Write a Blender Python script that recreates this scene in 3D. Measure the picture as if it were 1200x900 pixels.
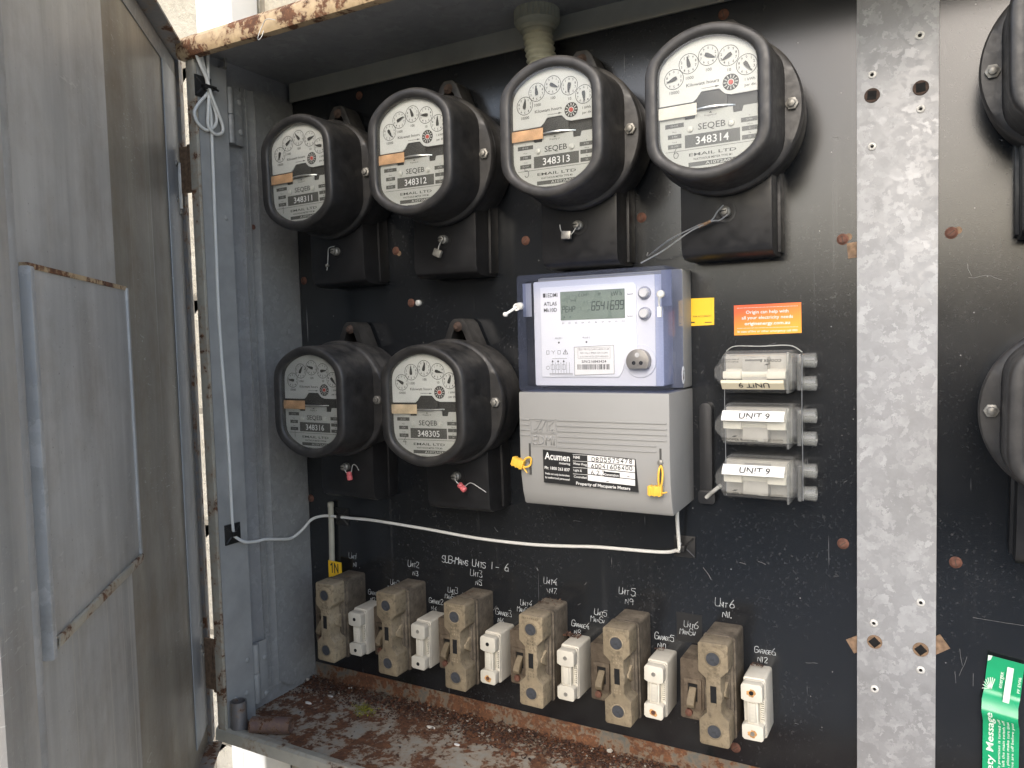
import bpy, bmesh, math, random
from mathutils import Vector, Matrix

# ------------------------------------------------------------------ clear
for o in list(bpy.data.objects): bpy.data.objects.remove(o)
S = bpy.context.scene
COL = S.collection
R = math.radians
random.seed(7)

# ------------------------------------------------------------------ camera
cam_d = bpy.data.cameras.new('camera'); cam = bpy.data.objects.new('camera', cam_d); COL.objects.link(cam)
FPX = 906.974
cam_d.sensor_width = 36.0; cam_d.lens = FPX / 1200 * 36
cam_d.clip_start = 0.02; cam_d.clip_end = 500
ax = Vector((0.87344063, 0.00536841, -0.48690106))      # panel X axis seen in camera space (x right, y down, z forward)
ay = Vector((0.48622523, -0.06342068, 0.87152903))      # into the panel
az = Vector((-0.02620087, -0.99797244, -0.05800446))    # up
m = Matrix(((ax.x, -ax.y, -ax.z, 0.8376), (ay.x, -ay.y, -ay.z, -0.86), (az.x, -az.y, -az.z, 1.40), (0, 0, 0, 1)))
cam.matrix_world = m
S.camera = cam

# ------------------------------------------------------------------ sky, sun, exposure
SUN_EL, SUN_AZ = R(32), R(170)      # azimuth measured from +Y clockwise
W = bpy.data.worlds.new('World'); S.world = W; W.use_nodes = True
nt = W.node_tree; nt.nodes.clear()
sky = nt.nodes.new('ShaderNodeTexSky'); sky.sky_type = 'NISHITA'; sky.sun_disc = False
sky.sun_elevation = SUN_EL; sky.sun_rotation = SUN_AZ; sky.dust_density = 2.2; sky.air_density = 1.0; sky.ozone_density = 1.0
bg = nt.nodes.new('ShaderNodeBackground'); bg.inputs[1].default_value = 0.15
wo = nt.nodes.new('ShaderNodeOutputWorld')
nt.links.new(sky.outputs[0], bg.inputs[0]); nt.links.new(bg.outputs[0], wo.inputs[0])
sd = bpy.data.lights.new('sun', 'SUN'); sd.energy = 0.5; sd.angle = R(27); sd.color = (1, .985, .965)
sun = bpy.data.objects.new('sun', sd); COL.objects.link(sun)
sdir = Vector((math.sin(SUN_AZ) * math.cos(SUN_EL), math.cos(SUN_AZ) * math.cos(SUN_EL), math.sin(SUN_EL)))
sun.rotation_euler = sdir.to_track_quat('Z', 'Y').to_euler(); sun.location = (0, -3, 5)
S.view_settings.view_transform = 'Standard'; S.view_settings.look = 'None'
S.view_settings.gamma = 1; S.view_settings.use_curve_mapping = False
S.view_settings.exposure = 1.32

# ------------------------------------------------------------------ materials
class NB:
    """small node helper"""
    def __init__(s, name):
        s.m = bpy.data.materials.new(name); s.m.use_nodes = True
        s.t = s.m.node_tree; s.t.nodes.clear()
        s.out = s.n('ShaderNodeOutputMaterial'); s.p = s.n('ShaderNodeBsdfPrincipled')
        s.l(s.p.outputs[0], s.out.inputs[0])
        s.tc = s.n('ShaderNodeTexCoord'); s.co = s.tc.outputs['Object']
    def n(s, k): return s.t.nodes.new(k)
    def l(s, a, b): s.t.links.new(a, b)
    def val(s, sock, v):
        if hasattr(v, 'type') and hasattr(v, 'node'): s.l(v, sock)
        else: sock.default_value = v
    def mapping(s, scale=(1, 1, 1), loc=(0, 0, 0)):
        q = s.n('ShaderNodeMapping'); q.inputs['Scale'].default_value = scale; q.inputs['Location'].default_value = loc
        s.l(s.co, q.inputs[0]); return q.outputs[0]
    def noise(s, scale, detail=4, rough=.55, co=None, dist=0):
        q = s.n('ShaderNodeTexNoise'); q.inputs['Scale'].default_value = scale; q.inputs['Detail'].default_value = detail
        q.inputs['Roughness'].default_value = rough; q.inputs['Distortion'].default_value = dist
        s.l(co or s.co, q.inputs['Vector']); return q.outputs[0]
    def ramp(s, fac, a, b, ca=0, cb=1):
        q = s.n('ShaderNodeMapRange'); q.inputs[1].default_value = a; q.inputs[2].default_value = b
        q.inputs[3].default_value = ca; q.inputs[4].default_value = cb; q.clamp = True
        s.l(fac, q.inputs[0]); return q.outputs[0]
    def mix(s, fac, a, b, mode='MIX'):
        q = s.n('ShaderNodeMix'); q.data_type = 'RGBA'; q.blend_type = mode
        s.val(q.inputs[0], fac); s.val(q.inputs[6], a); s.val(q.inputs[7], b); return q.outputs[2]
    def math(s, op, a, b=0.0):
        q = s.n('ShaderNodeMath'); q.operation = op; s.val(q.inputs[0], a); s.val(q.inputs[1], b); return q.outputs[0]
    def bump(s, h, strength=.2, dist=.001):
        q = s.n('ShaderNodeBump'); q.inputs['Strength'].default_value = strength; q.inputs['Distance'].default_value = dist
        s.l(h, q.inputs['Height']); s.l(q.outputs[0], s.p.inputs['Normal'])
    def rnd(s, a, b):
        q = s.n('ShaderNodeObjectInfo'); return s.ramp(q.outputs['Random'], 0, 1, a, b)
    def tone(s, c, f):
        q = s.n('ShaderNodeVectorMath'); q.operation = 'SCALE'; s.l(c, q.inputs[0]); s.l(f, q.inputs['Scale']); return q.outputs[0]
    def up(s):
        g = s.n('ShaderNodeNewGeometry'); x = s.n('ShaderNodeSeparateXYZ'); s.l(g.outputs['Normal'], x.inputs[0]); return x.outputs[2]
    def sep(s, co=None):
        x = s.n('ShaderNodeSeparateXYZ'); s.l(co or s.co, x.inputs[0]); return x.outputs
    def set(s, color=None, rough=None, metal=None, spec=None):
        if color is not None: s.val(s.p.inputs['Base Color'], color)
        if rough is not None: s.val(s.p.inputs['Roughness'], rough)
        if metal is not None: s.val(s.p.inputs['Metallic'], metal)
        if spec is not None: s.val(s.p.inputs['Specular IOR Level'], spec)
        return s
def c3(r, g=None, b=None):
    if g is None: g = b = r
    return (r, g, b, 1)

def plain(name, col, rough=.5, metal=0., var=.12, scale=60, dust=0., dustcol=c3(.32, .29, .25), bump=.0, spec=.5, each=0.):
    b = NB(name)
    nz = b.noise(scale, 5)
    c = b.mix(b.ramp(nz, .3, .7), tuple(x * (1 - var) for x in col[:3]) + (1,), tuple(min(1, x * (1 + var)) for x in col[:3]) + (1,))
    if dust:
        d = b.math('MULTIPLY', b.ramp(b.up(), -.1, .9, .12, 1), b.ramp(b.noise(scale * .7, 6, .65), .35, .75))
        c = b.mix(b.math('MULTIPLY', d, dust), c, dustcol)
    if each: c = b.tone(c, b.rnd(1 - each, 1 + each))
    r = b.ramp(b.noise(scale * 2.3, 3), .3, .7, max(.02, rough - .08), min(1, rough + .1))
    b.set(c, r, metal, spec)
    if bump: b.bump(b.noise(scale * 6, 4), bump, .0006)
    return b.m

def m_panel():
    b = NB('black_board')
    big = b.noise(5, 5)
    c = b.mix(b.ramp(big, .3, .7), c3(.006, .0072, .0088), c3(.0125, .0138, .016))
    # dust film and pale specks
    d = b.ramp(b.noise(26, 8, .7), .5, .8, 0, .35)
    c = b.mix(b.math('MULTIPLY', d, .05), c, c3(.16, .16, .155))
    fine = b.math('MULTIPLY', b.ramp(b.noise(330, 3, .6), .62, .72), b.ramp(b.noise(9, 4), .42, .62))
    c = b.mix(b.math('MULTIPLY', fine, .16), c, c3(.3, .3, .29))
    drip = b.math('MULTIPLY', b.ramp(b.noise(1, 3, .5, b.mapping((95, 1, 2.2), (1, 0, 7))), .62, .72), b.ramp(b.noise(4, 3), .45, .62))
    c = b.mix(b.math('MULTIPLY', drip, .07), c, c3(.3, .3, .3))
    v = b.n('ShaderNodeTexVoronoi'); v.inputs['Scale'].default_value = 95; b.l(b.co, v.inputs['Vector'])
    pick = b.n('ShaderNodeSeparateColor'); b.l(v.outputs['Color'], pick.inputs[0])
    sp = b.math('MULTIPLY', b.ramp(v.outputs['Distance'], .045, .07, 1, 0), b.ramp(pick.outputs[0], .86, .88))
    c = b.mix(b.math('MULTIPLY', sp, .55), c, c3(.45, .44, .42))
    # stretched scratches
    s1 = b.noise(1, 2, .5, b.mapping((220, 1, 9), (3, 0, 1)), 1.2)
    sc = b.math('MULTIPLY', b.ramp(s1, .735, .765), b.ramp(b.noise(7, 2), .5, .6))
    c = b.mix(b.math('MULTIPLY', sc, .5), c, c3(.4, .4, .4))
    r = b.ramp(b.noise(14, 6, .65), .3, .75, .17, .23)
    b.set(c, r, 0, .75)
    b.bump(b.noise(900, 2), .12, .0004)
    return b.m

def m_galv(name, base=.52, cell=75, contrast=.22, rough=.42, metal=.75, stain=.25, tint=(1, 1.01, 1.02)):
    b = NB(name)
    wob = b.noise(48, 5, .7)
    mp = b.n('ShaderNodeVectorMath'); mp.operation = 'MULTIPLY_ADD'
    comb = b.n('ShaderNodeCombineXYZ'); b.l(wob, comb.inputs[0]); b.l(b.noise(55, 5, .7), comb.inputs[2]); b.l(b.noise(51, 5, .7), comb.inputs[1])
    b.l(comb.outputs[0], mp.inputs[0]); mp.inputs[1].default_value = (.035,) * 3; b.l(b.co, mp.inputs[2])
    v = b.n('ShaderNodeTexVoronoi'); v.inputs['Scale'].default_value = cell; b.l(mp.outputs[0], v.inputs['Vector'])
    pc = b.n('ShaderNodeSeparateColor'); b.l(v.outputs['Color'], pc.inputs[0])
    val = b.math('ADD', b.math('MULTIPLY', b.ramp(pc.outputs[0], .45, 1, -contrast * .25, contrast * .75), b.ramp(b.noise(70, 5, .65), .38, .6, .25, 1)), b.ramp(b.noise(9, 6, .6), .25, .75, -contrast * .4, contrast * .4))
    val = b.math('ADD', val, base)
    cc = b.n('ShaderNodeCombineColor')
    for i in range(3): b.l(b.math('MULTIPLY', val, tint[i]), cc.inputs[i])
    c = cc.outputs[0]
    st = b.math('MULTIPLY', b.ramp(b.noise(16, 8, .7), .56, .74), stain)
    c = b.mix(st, c, c3(.16, .145, .12))
    b.set(c, b.ramp(pc.outputs[1], 0, 1, rough - .1, rough + .14), metal)
    b.bump(b.noise(140, 4), .08, .0006)
    return b.m

def m_door(name, tone, warm, streak=.5):
    """weathered zinc sheet with runs down it"""
    b = NB(name)
    st = b.noise(1, 7, .65, b.mapping((70, 70, 1.6)))
    st2 = b.noise(1, 5, .6, b.mapping((13, 13, 1.5), (4, 0, 2)))
    f = b.math('ADD', b.math('MULTIPLY', b.ramp(st, .32, .68), .25), b.math('MULTIPLY', b.ramp(st2, .35, .65), .75))
    lo = tuple(t * (1 - streak * .6) for t in tone) + (1,); hi = tuple(min(1, t * (1 + streak * .65)) for t in tone) + (1,)
    c = b.mix(f, lo, hi)
    big = b.noise(5, 7, .65)
    c = b.mix(b.ramp(big, .42, .68, 0, .4), c, tuple(t * .55 for t in tone) + (1,))
    blot = b.noise(11, 8, .68)
    c = b.mix(b.math('MULTIPLY', b.ramp(blot, .48, .72), warm), c, c3(.22, .16, .1))
    run = b.math('MULTIPLY', b.ramp(b.noise(1, 3, .5, b.mapping((170, 170, .8), (9, 9, 0))), .63, .7), b.ramp(b.noise(1, 3, .5, b.mapping((5, 5, 2))), .4, .6, .15, .75))
    c = b.mix(run, c, c3(.52, .5, .45))
    scr = b.math('MULTIPLY', b.ramp(b.noise(1, 1, .5, b.mapping((40, 40, 190), (0, 5, 0)), 3), .7, .72), b.ramp(b.noise(7, 3), .5, .58))
    c = b.mix(b.math('MULTIPLY', scr, .55), c, c3(.6, .59, .55))
    sp = b.math('MULTIPLY', b.ramp(b.noise(380, 3, .6), .6, .72), b.ramp(b.noise(15, 5), .45, .65))
    c = b.mix(b.math('MULTIPLY', sp, .5), c, c3(.6, .59, .55))
    dk = b.ramp(b.noise(300, 2, .5, b.mapping((1, 1, 1), (3, 3, 3))), .7, .78, 0, .6)
    c = b.mix(dk, c, c3(.09, .075, .06))
    b.set(c, b.ramp(blot, .3, .7, .4, .62), .2)
    b.bump(b.math('ADD', b.noise(7, 4, .5), b.math('MULTIPLY', b.noise(60, 6, .6), .12)), .5, .004)
    return b.m

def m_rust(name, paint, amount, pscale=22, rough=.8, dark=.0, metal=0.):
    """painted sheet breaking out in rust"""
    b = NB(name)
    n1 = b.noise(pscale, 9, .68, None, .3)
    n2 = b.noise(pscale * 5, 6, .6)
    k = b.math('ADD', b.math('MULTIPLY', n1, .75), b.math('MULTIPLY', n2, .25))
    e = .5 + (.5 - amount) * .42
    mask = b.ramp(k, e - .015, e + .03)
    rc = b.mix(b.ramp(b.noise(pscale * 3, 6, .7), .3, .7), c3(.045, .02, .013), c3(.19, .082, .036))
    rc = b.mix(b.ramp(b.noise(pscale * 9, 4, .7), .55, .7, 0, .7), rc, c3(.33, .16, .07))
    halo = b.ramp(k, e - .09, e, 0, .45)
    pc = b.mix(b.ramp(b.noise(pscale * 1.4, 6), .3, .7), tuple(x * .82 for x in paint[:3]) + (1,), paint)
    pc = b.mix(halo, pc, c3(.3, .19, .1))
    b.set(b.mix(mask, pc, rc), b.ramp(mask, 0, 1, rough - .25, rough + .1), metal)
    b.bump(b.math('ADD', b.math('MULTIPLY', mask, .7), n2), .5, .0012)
    return b.m

def m_clear(name, tint, milky=0., ior=1.47, rough=.04, milkcol=c3(.8)):
    """thin clear plastic or glass sheet: tinted see-through plus a Fresnel sheen"""
    m = bpy.data.materials.new(name); m.use_nodes = True; t = m.node_tree; t.nodes.clear()
    o = t.nodes.new('ShaderNodeOutputMaterial'); tr = t.nodes.new('ShaderNodeBsdfTransparent'); tr.inputs[0].default_value = tint
    base = tr.outputs[0]
    if milky:
        df = t.nodes.new('ShaderNodeBsdfDiffuse'); df.inputs[0].default_value = milkcol
        tl = t.nodes.new('ShaderNodeBsdfTranslucent'); tl.inputs[0].default_value = milkcol
        a = t.nodes.new('ShaderNodeMixShader'); a.inputs[0].default_value = .4
        t.links.new(df.outputs[0], a.inputs[1]); t.links.new(tl.outputs[0], a.inputs[2])
        nz = t.nodes.new('ShaderNodeTexNoise'); nz.inputs['Scale'].default_value = 90; nz.inputs['Detail'].default_value = 5
        mr = t.nodes.new('ShaderNodeMapRange'); mr.inputs[1].default_value = .3; mr.inputs[2].default_value = .7
        mr.inputs[3].default_value = milky * .6; mr.inputs[4].default_value = milky * 1.4
        t.links.new(nz.outputs[0], mr.inputs[0])
        x = t.nodes.new('ShaderNodeMixShader'); t.links.new(mr.outputs[0], x.inputs[0])
        t.links.new(base, x.inputs[1]); t.links.new(a.outputs[0], x.inputs[2]); base = x.outputs[0]
    g = t.nodes.new('ShaderNodeBsdfGlossy'); g.inputs['Roughness'].default_value = rough
    fr = t.nodes.new('ShaderNodeFresnel'); fr.inputs[0].default_value = ior
    ge = t.nodes.new('ShaderNodeNewGeometry'); iv = t.nodes.new('ShaderNodeMath'); iv.operation = 'SUBTRACT'; iv.inputs[0].default_value = 1
    t.links.new(ge.outputs['Backfacing'], iv.inputs[1]); mu = t.nodes.new('ShaderNodeMath'); mu.operation = 'MULTIPLY'
    t.links.new(fr.outputs[0], mu.inputs[0]); t.links.new(iv.outputs[0], mu.inputs[1])
    x = t.nodes.new('ShaderNodeMixShader'); t.links.new(mu.outputs[0], x.inputs[0])
    t.links.new(base, x.inputs[1]); t.links.new(g.outputs[0], x.inputs[2]); t.links.new(x.outputs[0], o.inputs[0])
    return m

def m_fuse(name, a, bcol, dust):
    b = NB(name)
    n = b.noise(34, 8, .7)
    c = b.mix(b.ramp(n, .3, .7), a, bcol)
    c = b.mix(b.ramp(b.noise(170, 5, .7), .5, .66, 0, .65), c, tuple(x * .5 for x in a[:3]) + (1,))
    c = b.mix(b.ramp(b.noise(55, 6, .7), .58, .7, 0, .5), c, c3(.3, .25, .17))
    d = b.math('MULTIPLY', b.ramp(b.up(), -.2, .9, .3, 1), b.ramp(b.noise(60, 6, .7), .35, .65))
    c = b.mix(b.math('MULTIPLY', d, dust), c, c3(.3, .25, .185))
    c = b.tone(c, b.rnd(.72, 1.25))
    b.set(c, .75, 0, .3); b.bump(b.noise(260, 5, .7), .45, .0008)
    return b.m

def m_flakes():
    b = NB('rust_flake')
    g = b.n('ShaderNodeNewGeometry')
    cr = b.n('ShaderNodeValToRGB'); b.l(g.outputs['Random Per Island'], cr.inputs[0])
    e = cr.color_ramp.elements; e[0].color = c3(.028, .015, .011); e[0].position = 0
    e[1].color = c3(.05, .024, .015); e[1].position = .45
    for p, c in ((.7, c3(.11, .04, .02)), (.88, c3(.18, .075, .032)), (.96, c3(.2, .17, .13)), (.99, c3(.45, .42, .36))):
        x = e.new(p); x.color = c
    b.set(cr.outputs[0], .9); return b.m

def m_wall():
    b = NB('pale_block')
    c = b.mix(b.ramp(b.noise(6, 6), .3, .7), c3(.5, .46, .37), c3(.62, .585, .49))
    c = b.mix(b.ramp(b.noise(45, 7, .7), .56, .72, 0, .5), c, c3(.3, .25, .18))
    b.set(c, .9, 0, .2); b.bump(b.noise(38, 8, .7), 1.0, .012); return b.m

M = {}
M['panel'] = m_panel()
M['galv'] = m_galv('spangled_zinc', .31, 140, .13, .56, .14, .2)
M['galv_dull'] = m_galv('dull_zinc', .30, 150, .07, .55, .3, .3, (1, 1.0, .96))
M['grey_paint'] = plain('grey_paint', c3(.3, .3, .285), .5, 0, .14, 26, .25, c3(.3, .29, .27), .15)
M['dark_zinc'] = m_galv('stained_zinc', .3, 90, .06, .6, .25, .5, (1, 1.0, .98))  # even mid-grey zinc with heavier brown-grey staining
M['flange'] = plain('olive_grey_paint', c3(.36, .355, .3), .55, 0, .15, 20, .0, c3(.3), .1)
M['door_grey'] = m_door('weathered_zinc_sheet', (.48, .472, .45), .36, .5)
M['door_brown'] = m_door('brown_stained_sheet', (.3, .27, .22), .55, .45)
M['door_blue'] = m_door('blue_grey_sheet', (.33, .34, .345), .2, .35)
M['bright_fold'] = m_galv('bright_zinc_fold', .4, 60, .12, .45, .15, .5, (1, 1, .98))
M['rusty_edge'] = m_rust('rusty_flange', c3(.19, .19, .19), .36, 30)
M['rust_lip'] = m_rust('rust_run_cream', c3(.56, .42, .25), .47, 30, .7)
M['rust_floor'] = m_rust('rusting_floor', c3(.36, .335, .28), .53, 34)
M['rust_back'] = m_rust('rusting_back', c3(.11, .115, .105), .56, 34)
M['frame_cream'] = m_rust('frame_cream', c3(.4, .37, .3), .34, 34)
M['lip_cream'] = m_rust('cream_lip', c3(.5, .47, .38), .3, 26)
M['bake'] = plain('black_bakelite', c3(.02, .0195, .0195), .47, 0, .4, 60, .5, c3(.2, .18, .15), .22, each=.3)
M['bake_smooth'] = plain('black_plastic', c3(.011, .011, .012), .4, 0, .25, 50, .16, c3(.2, .18, .15), .06)
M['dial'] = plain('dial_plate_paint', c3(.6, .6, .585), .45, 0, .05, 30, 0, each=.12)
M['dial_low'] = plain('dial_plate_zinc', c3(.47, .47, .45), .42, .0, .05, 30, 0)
M['dark_in'] = plain('meter_interior', c3(.02, .02, .019), .5, 0, .3, 60)
M['ink'] = plain('black_print', c3(.018), .5, 0, .1, 40)
M['ink_grey'] = plain('grey_print', c3(.06, .06, .056), .5, 0, .15, 60)
M['white_print'] = plain('white_print', c3(.75), .5, 0, .05, 40)
M['red'] = plain('red_paint', c3(.5, .06, .045), .5, 0, .1, 40)
M['disc'] = plain('aluminium_disc', c3(.75), .3, .9, .05, 40)
M['copper'] = plain('orange_tag', c3(.62, .36, .19), .5, .1, .3, 60)
M['copper_pale'] = plain('pale_tag', c3(.62, .48, .32), .5, 0, .3, 60)
M['white_tag'] = plain('white_tag', c3(.72, .68, .6), .5, 0, .1, 60)
M['glass'] = m_clear('meter_glass', c3(.95, .955, .94), .05, 1.52, .08, c3(.45, .43, .39))
M['steel'] = plain('tarnished_steel', c3(.42, .41, .38), .42, .8, .3, 180, .3, c3(.25, .2, .14))
M['dull_steel'] = plain('dull_steel', c3(.3, .29, .26), .5, .6, .35, 180, .35, c3(.22, .17, .11))
M['rust_screw'] = plain('rusty_screw', c3(.12, .052, .034), .8, 0, .45, 260, 0, bump=.3)
M['rust_hole'] = plain('rust_stain', c3(.2, .13, .08), .85, 0, .4, 200)
M['rust_dark'] = plain('rust_dark', c3(.06, .038, .028), .85, 0, .4, 200)
M['hole'] = plain('bolt_hole_dark', c3(.004), .9, 0, .1, 50)
M['rivet'] = plain('rivet_zinc', c3(.62, .61, .57), .45, .1, .15, 120)
M['edmi'] = plain('grey_plastic', c3(.285, .282, .268), .5, 0, .03, 12, .06)
M['edmi_back'] = plain('grey_plastic_case', c3(.265, .265, .25), .5, 0, .03, 12, .06)
M['edmi_face'] = plain('pale_lilac_face', c3(.64, .65, .69), .45, 0, .02, 12)
M['edmi_white'] = plain('white_face_print', c3(.77, .78, .8), .45, 0, .02, 12)
M['clear'] = m_clear('clear_cover', c3(.97, .972, .985), .02, 1.45, .05, c3(.6, .63, .75))
M['clear_blue'] = m_clear('blue_tinted_cover', c3(.62, .66, .8), .12, 1.47, .08, c3(.3, .33, .43))
M['lcd'] = plain('lcd_green_grey', c3(.19, .235, .19), .3, 0, .06, 30)
M['lcd_ink'] = plain('lcd_segment', c3(.03, .042, .038), .4, 0, .1, 30)
M['button'] = plain('pale_button', c3(.66, .65, .62), .4, 0, .04, 40)
M['button_ring'] = plain('grey_button_ring', c3(.28, .29, .33), .45, 0, .05, 40)
M['port'] = plain('optical_port_nickel', c3(.34, .32, .28), .38, .75, .1, 80)
M['sticker_white'] = plain('white_sticker', c3(.76, .75, .71), .55, 0, .04, 40)
M['sticker_cream'] = plain('cream_sticker', c3(.7, .63, .46), .55, 0, .05, 40)
M['sticker_black'] = plain('black_sticker', c3(.016), .4, 0, .1, 40)
M['yellow'] = plain('yellow_label', c3(.82, .5, .02), .5, 0, .05, 40)
M['seal_yellow'] = plain('yellow_seal_plastic', c3(.82, .48, .06), .4, 0, .06, 60)
M['pink'] = plain('pink_seal_plastic', c3(.72, .16, .17), .4, 0, .15, 90)
M['green'] = plain('green_tag', c3(.012, .33, .14), .3, 0, .06, 20)
M['green_print'] = plain('green_tag_print', c3(.7, .82, .7), .4, 0, .04, 20)
M['fuse'] = m_fuse('brown_bakelite', c3(.048, .039, .03), c3(.1, .082, .06), .55)
M['fuse_front'] = m_fuse('tan_bakelite', c3(.15, .12, .078), c3(.31, .25, .16), .45)
M['fuse_dark'] = m_fuse('dark_brown_bakelite', c3(.07, .052, .036), c3(.13, .1, .07), .4)
M['plug'] = plain('blue_grey_wax', c3(.04, .043, .049), .55, 0, .3, 300)
M['porcelain'] = plain('cream_porcelain', c3(.6, .57, .485), .38, 0, .09, 45, .35, c3(.36, .29, .2), each=.08)
M['porcelain_rib'] = plain('cream_porcelain_rib', c3(.58, .55, .46), .45, 0, .06, 60)
M['cable'] = plain('white_cable', c3(.66, .655, .61), .45, 0, .05, 40)
M['conduit'] = plain('beige_conduit', c3(.42, .4, .32), .5, 0, .08, 40)
M['gland'] = plain('beige_gland', c3(.34, .335, .25), .55, 0, .12, 60, .1)
M['pvc'] = plain('white_pvc', c3(.8, .8, .77), .4, 0, .02, 20)
M['tie'] = plain('black_nylon', c3(.012), .4, 0, .2, 60, .1)
M['antenna'] = plain('black_antenna', c3(.014, .0145, .016), .45, 0, .15, 60)
M['wire'] = plain('grey_wire', c3(.4, .41, .42), .35, .7, .15, 90)
M['wirepale'] = plain('pale_seal_wire', c3(.6, .6, .56), .35, .3, .15, 90)
M['holder'] = m_clear('clear_polycarbonate', c3(.93, .93, .92), .2, 1.5, .06, c3(.68, .68, .66))
M['holder_tube'] = m_clear('clear_tube', c3(.85, .86, .85), .2, 1.5, .06, c3(.7, .7, .67))
M['holder_in'] = plain('holder_insides', c3(.48, .465, .42), .6, 0, .12, 50)
M['ceramic'] = plain('white_ceramic', c3(.8, .77, .66), .45, 0, .05, 30)
M['scratch'] = plain('pale_scratch', c3(.15, .15, .146), .7, 0, .3, 200)
M['chalk'] = plain('white_pen', c3(.38, .4, .4), .7, 0, .4, 220)
M['wall'] = m_wall()
M['mortar'] = plain('mortar', c3(.22, .2, .16), .95, 0, .2, 40, bump=.4)
M['ground'] = plain('pale_concrete', c3(.42, .4, .36), .9, 0, .12, 3, bump=.3)
M['flake'] = m_flakes()
M['moss'] = plain('yellow_green_moss', c3(.22, .21, .02), .9, 0, .3, 90)
M['pipe'] = m_rust('rusted_pipe', c3(.2, .19, .185), .3, 60, .65, 0, .35)
M['pipe_red'] = m_rust('red_rust_pipe', c3(.19, .12, .1), .4, 80, .7, 0, .2)
M['leaf'] = plain('dry_leaf', c3(.08, .085, .05), .7, 0, .3, 40)
M['fence'] = plain('dark_stained_timber', c3(.03, .027, .022), .8, 0, .3, 12)
M['post'] = plain('weathered_timber', c3(.42, .38, .27), .85, 0, .2, 20)

def m_orange():
    b = NB('orange_sticker')
    x, y, z = b.sep()
    f = b.math('ADD', b.math('MULTIPLY', x, 5.0), b.math('MULTIPLY', z, -22.0))
    c = b.mix(b.ramp(f, -.35, .35), c3(.72, .1, .028), c3(.86, .36, .03))
    b.set(c, .45); return b.m
M['orange'] = m_orange()

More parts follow.
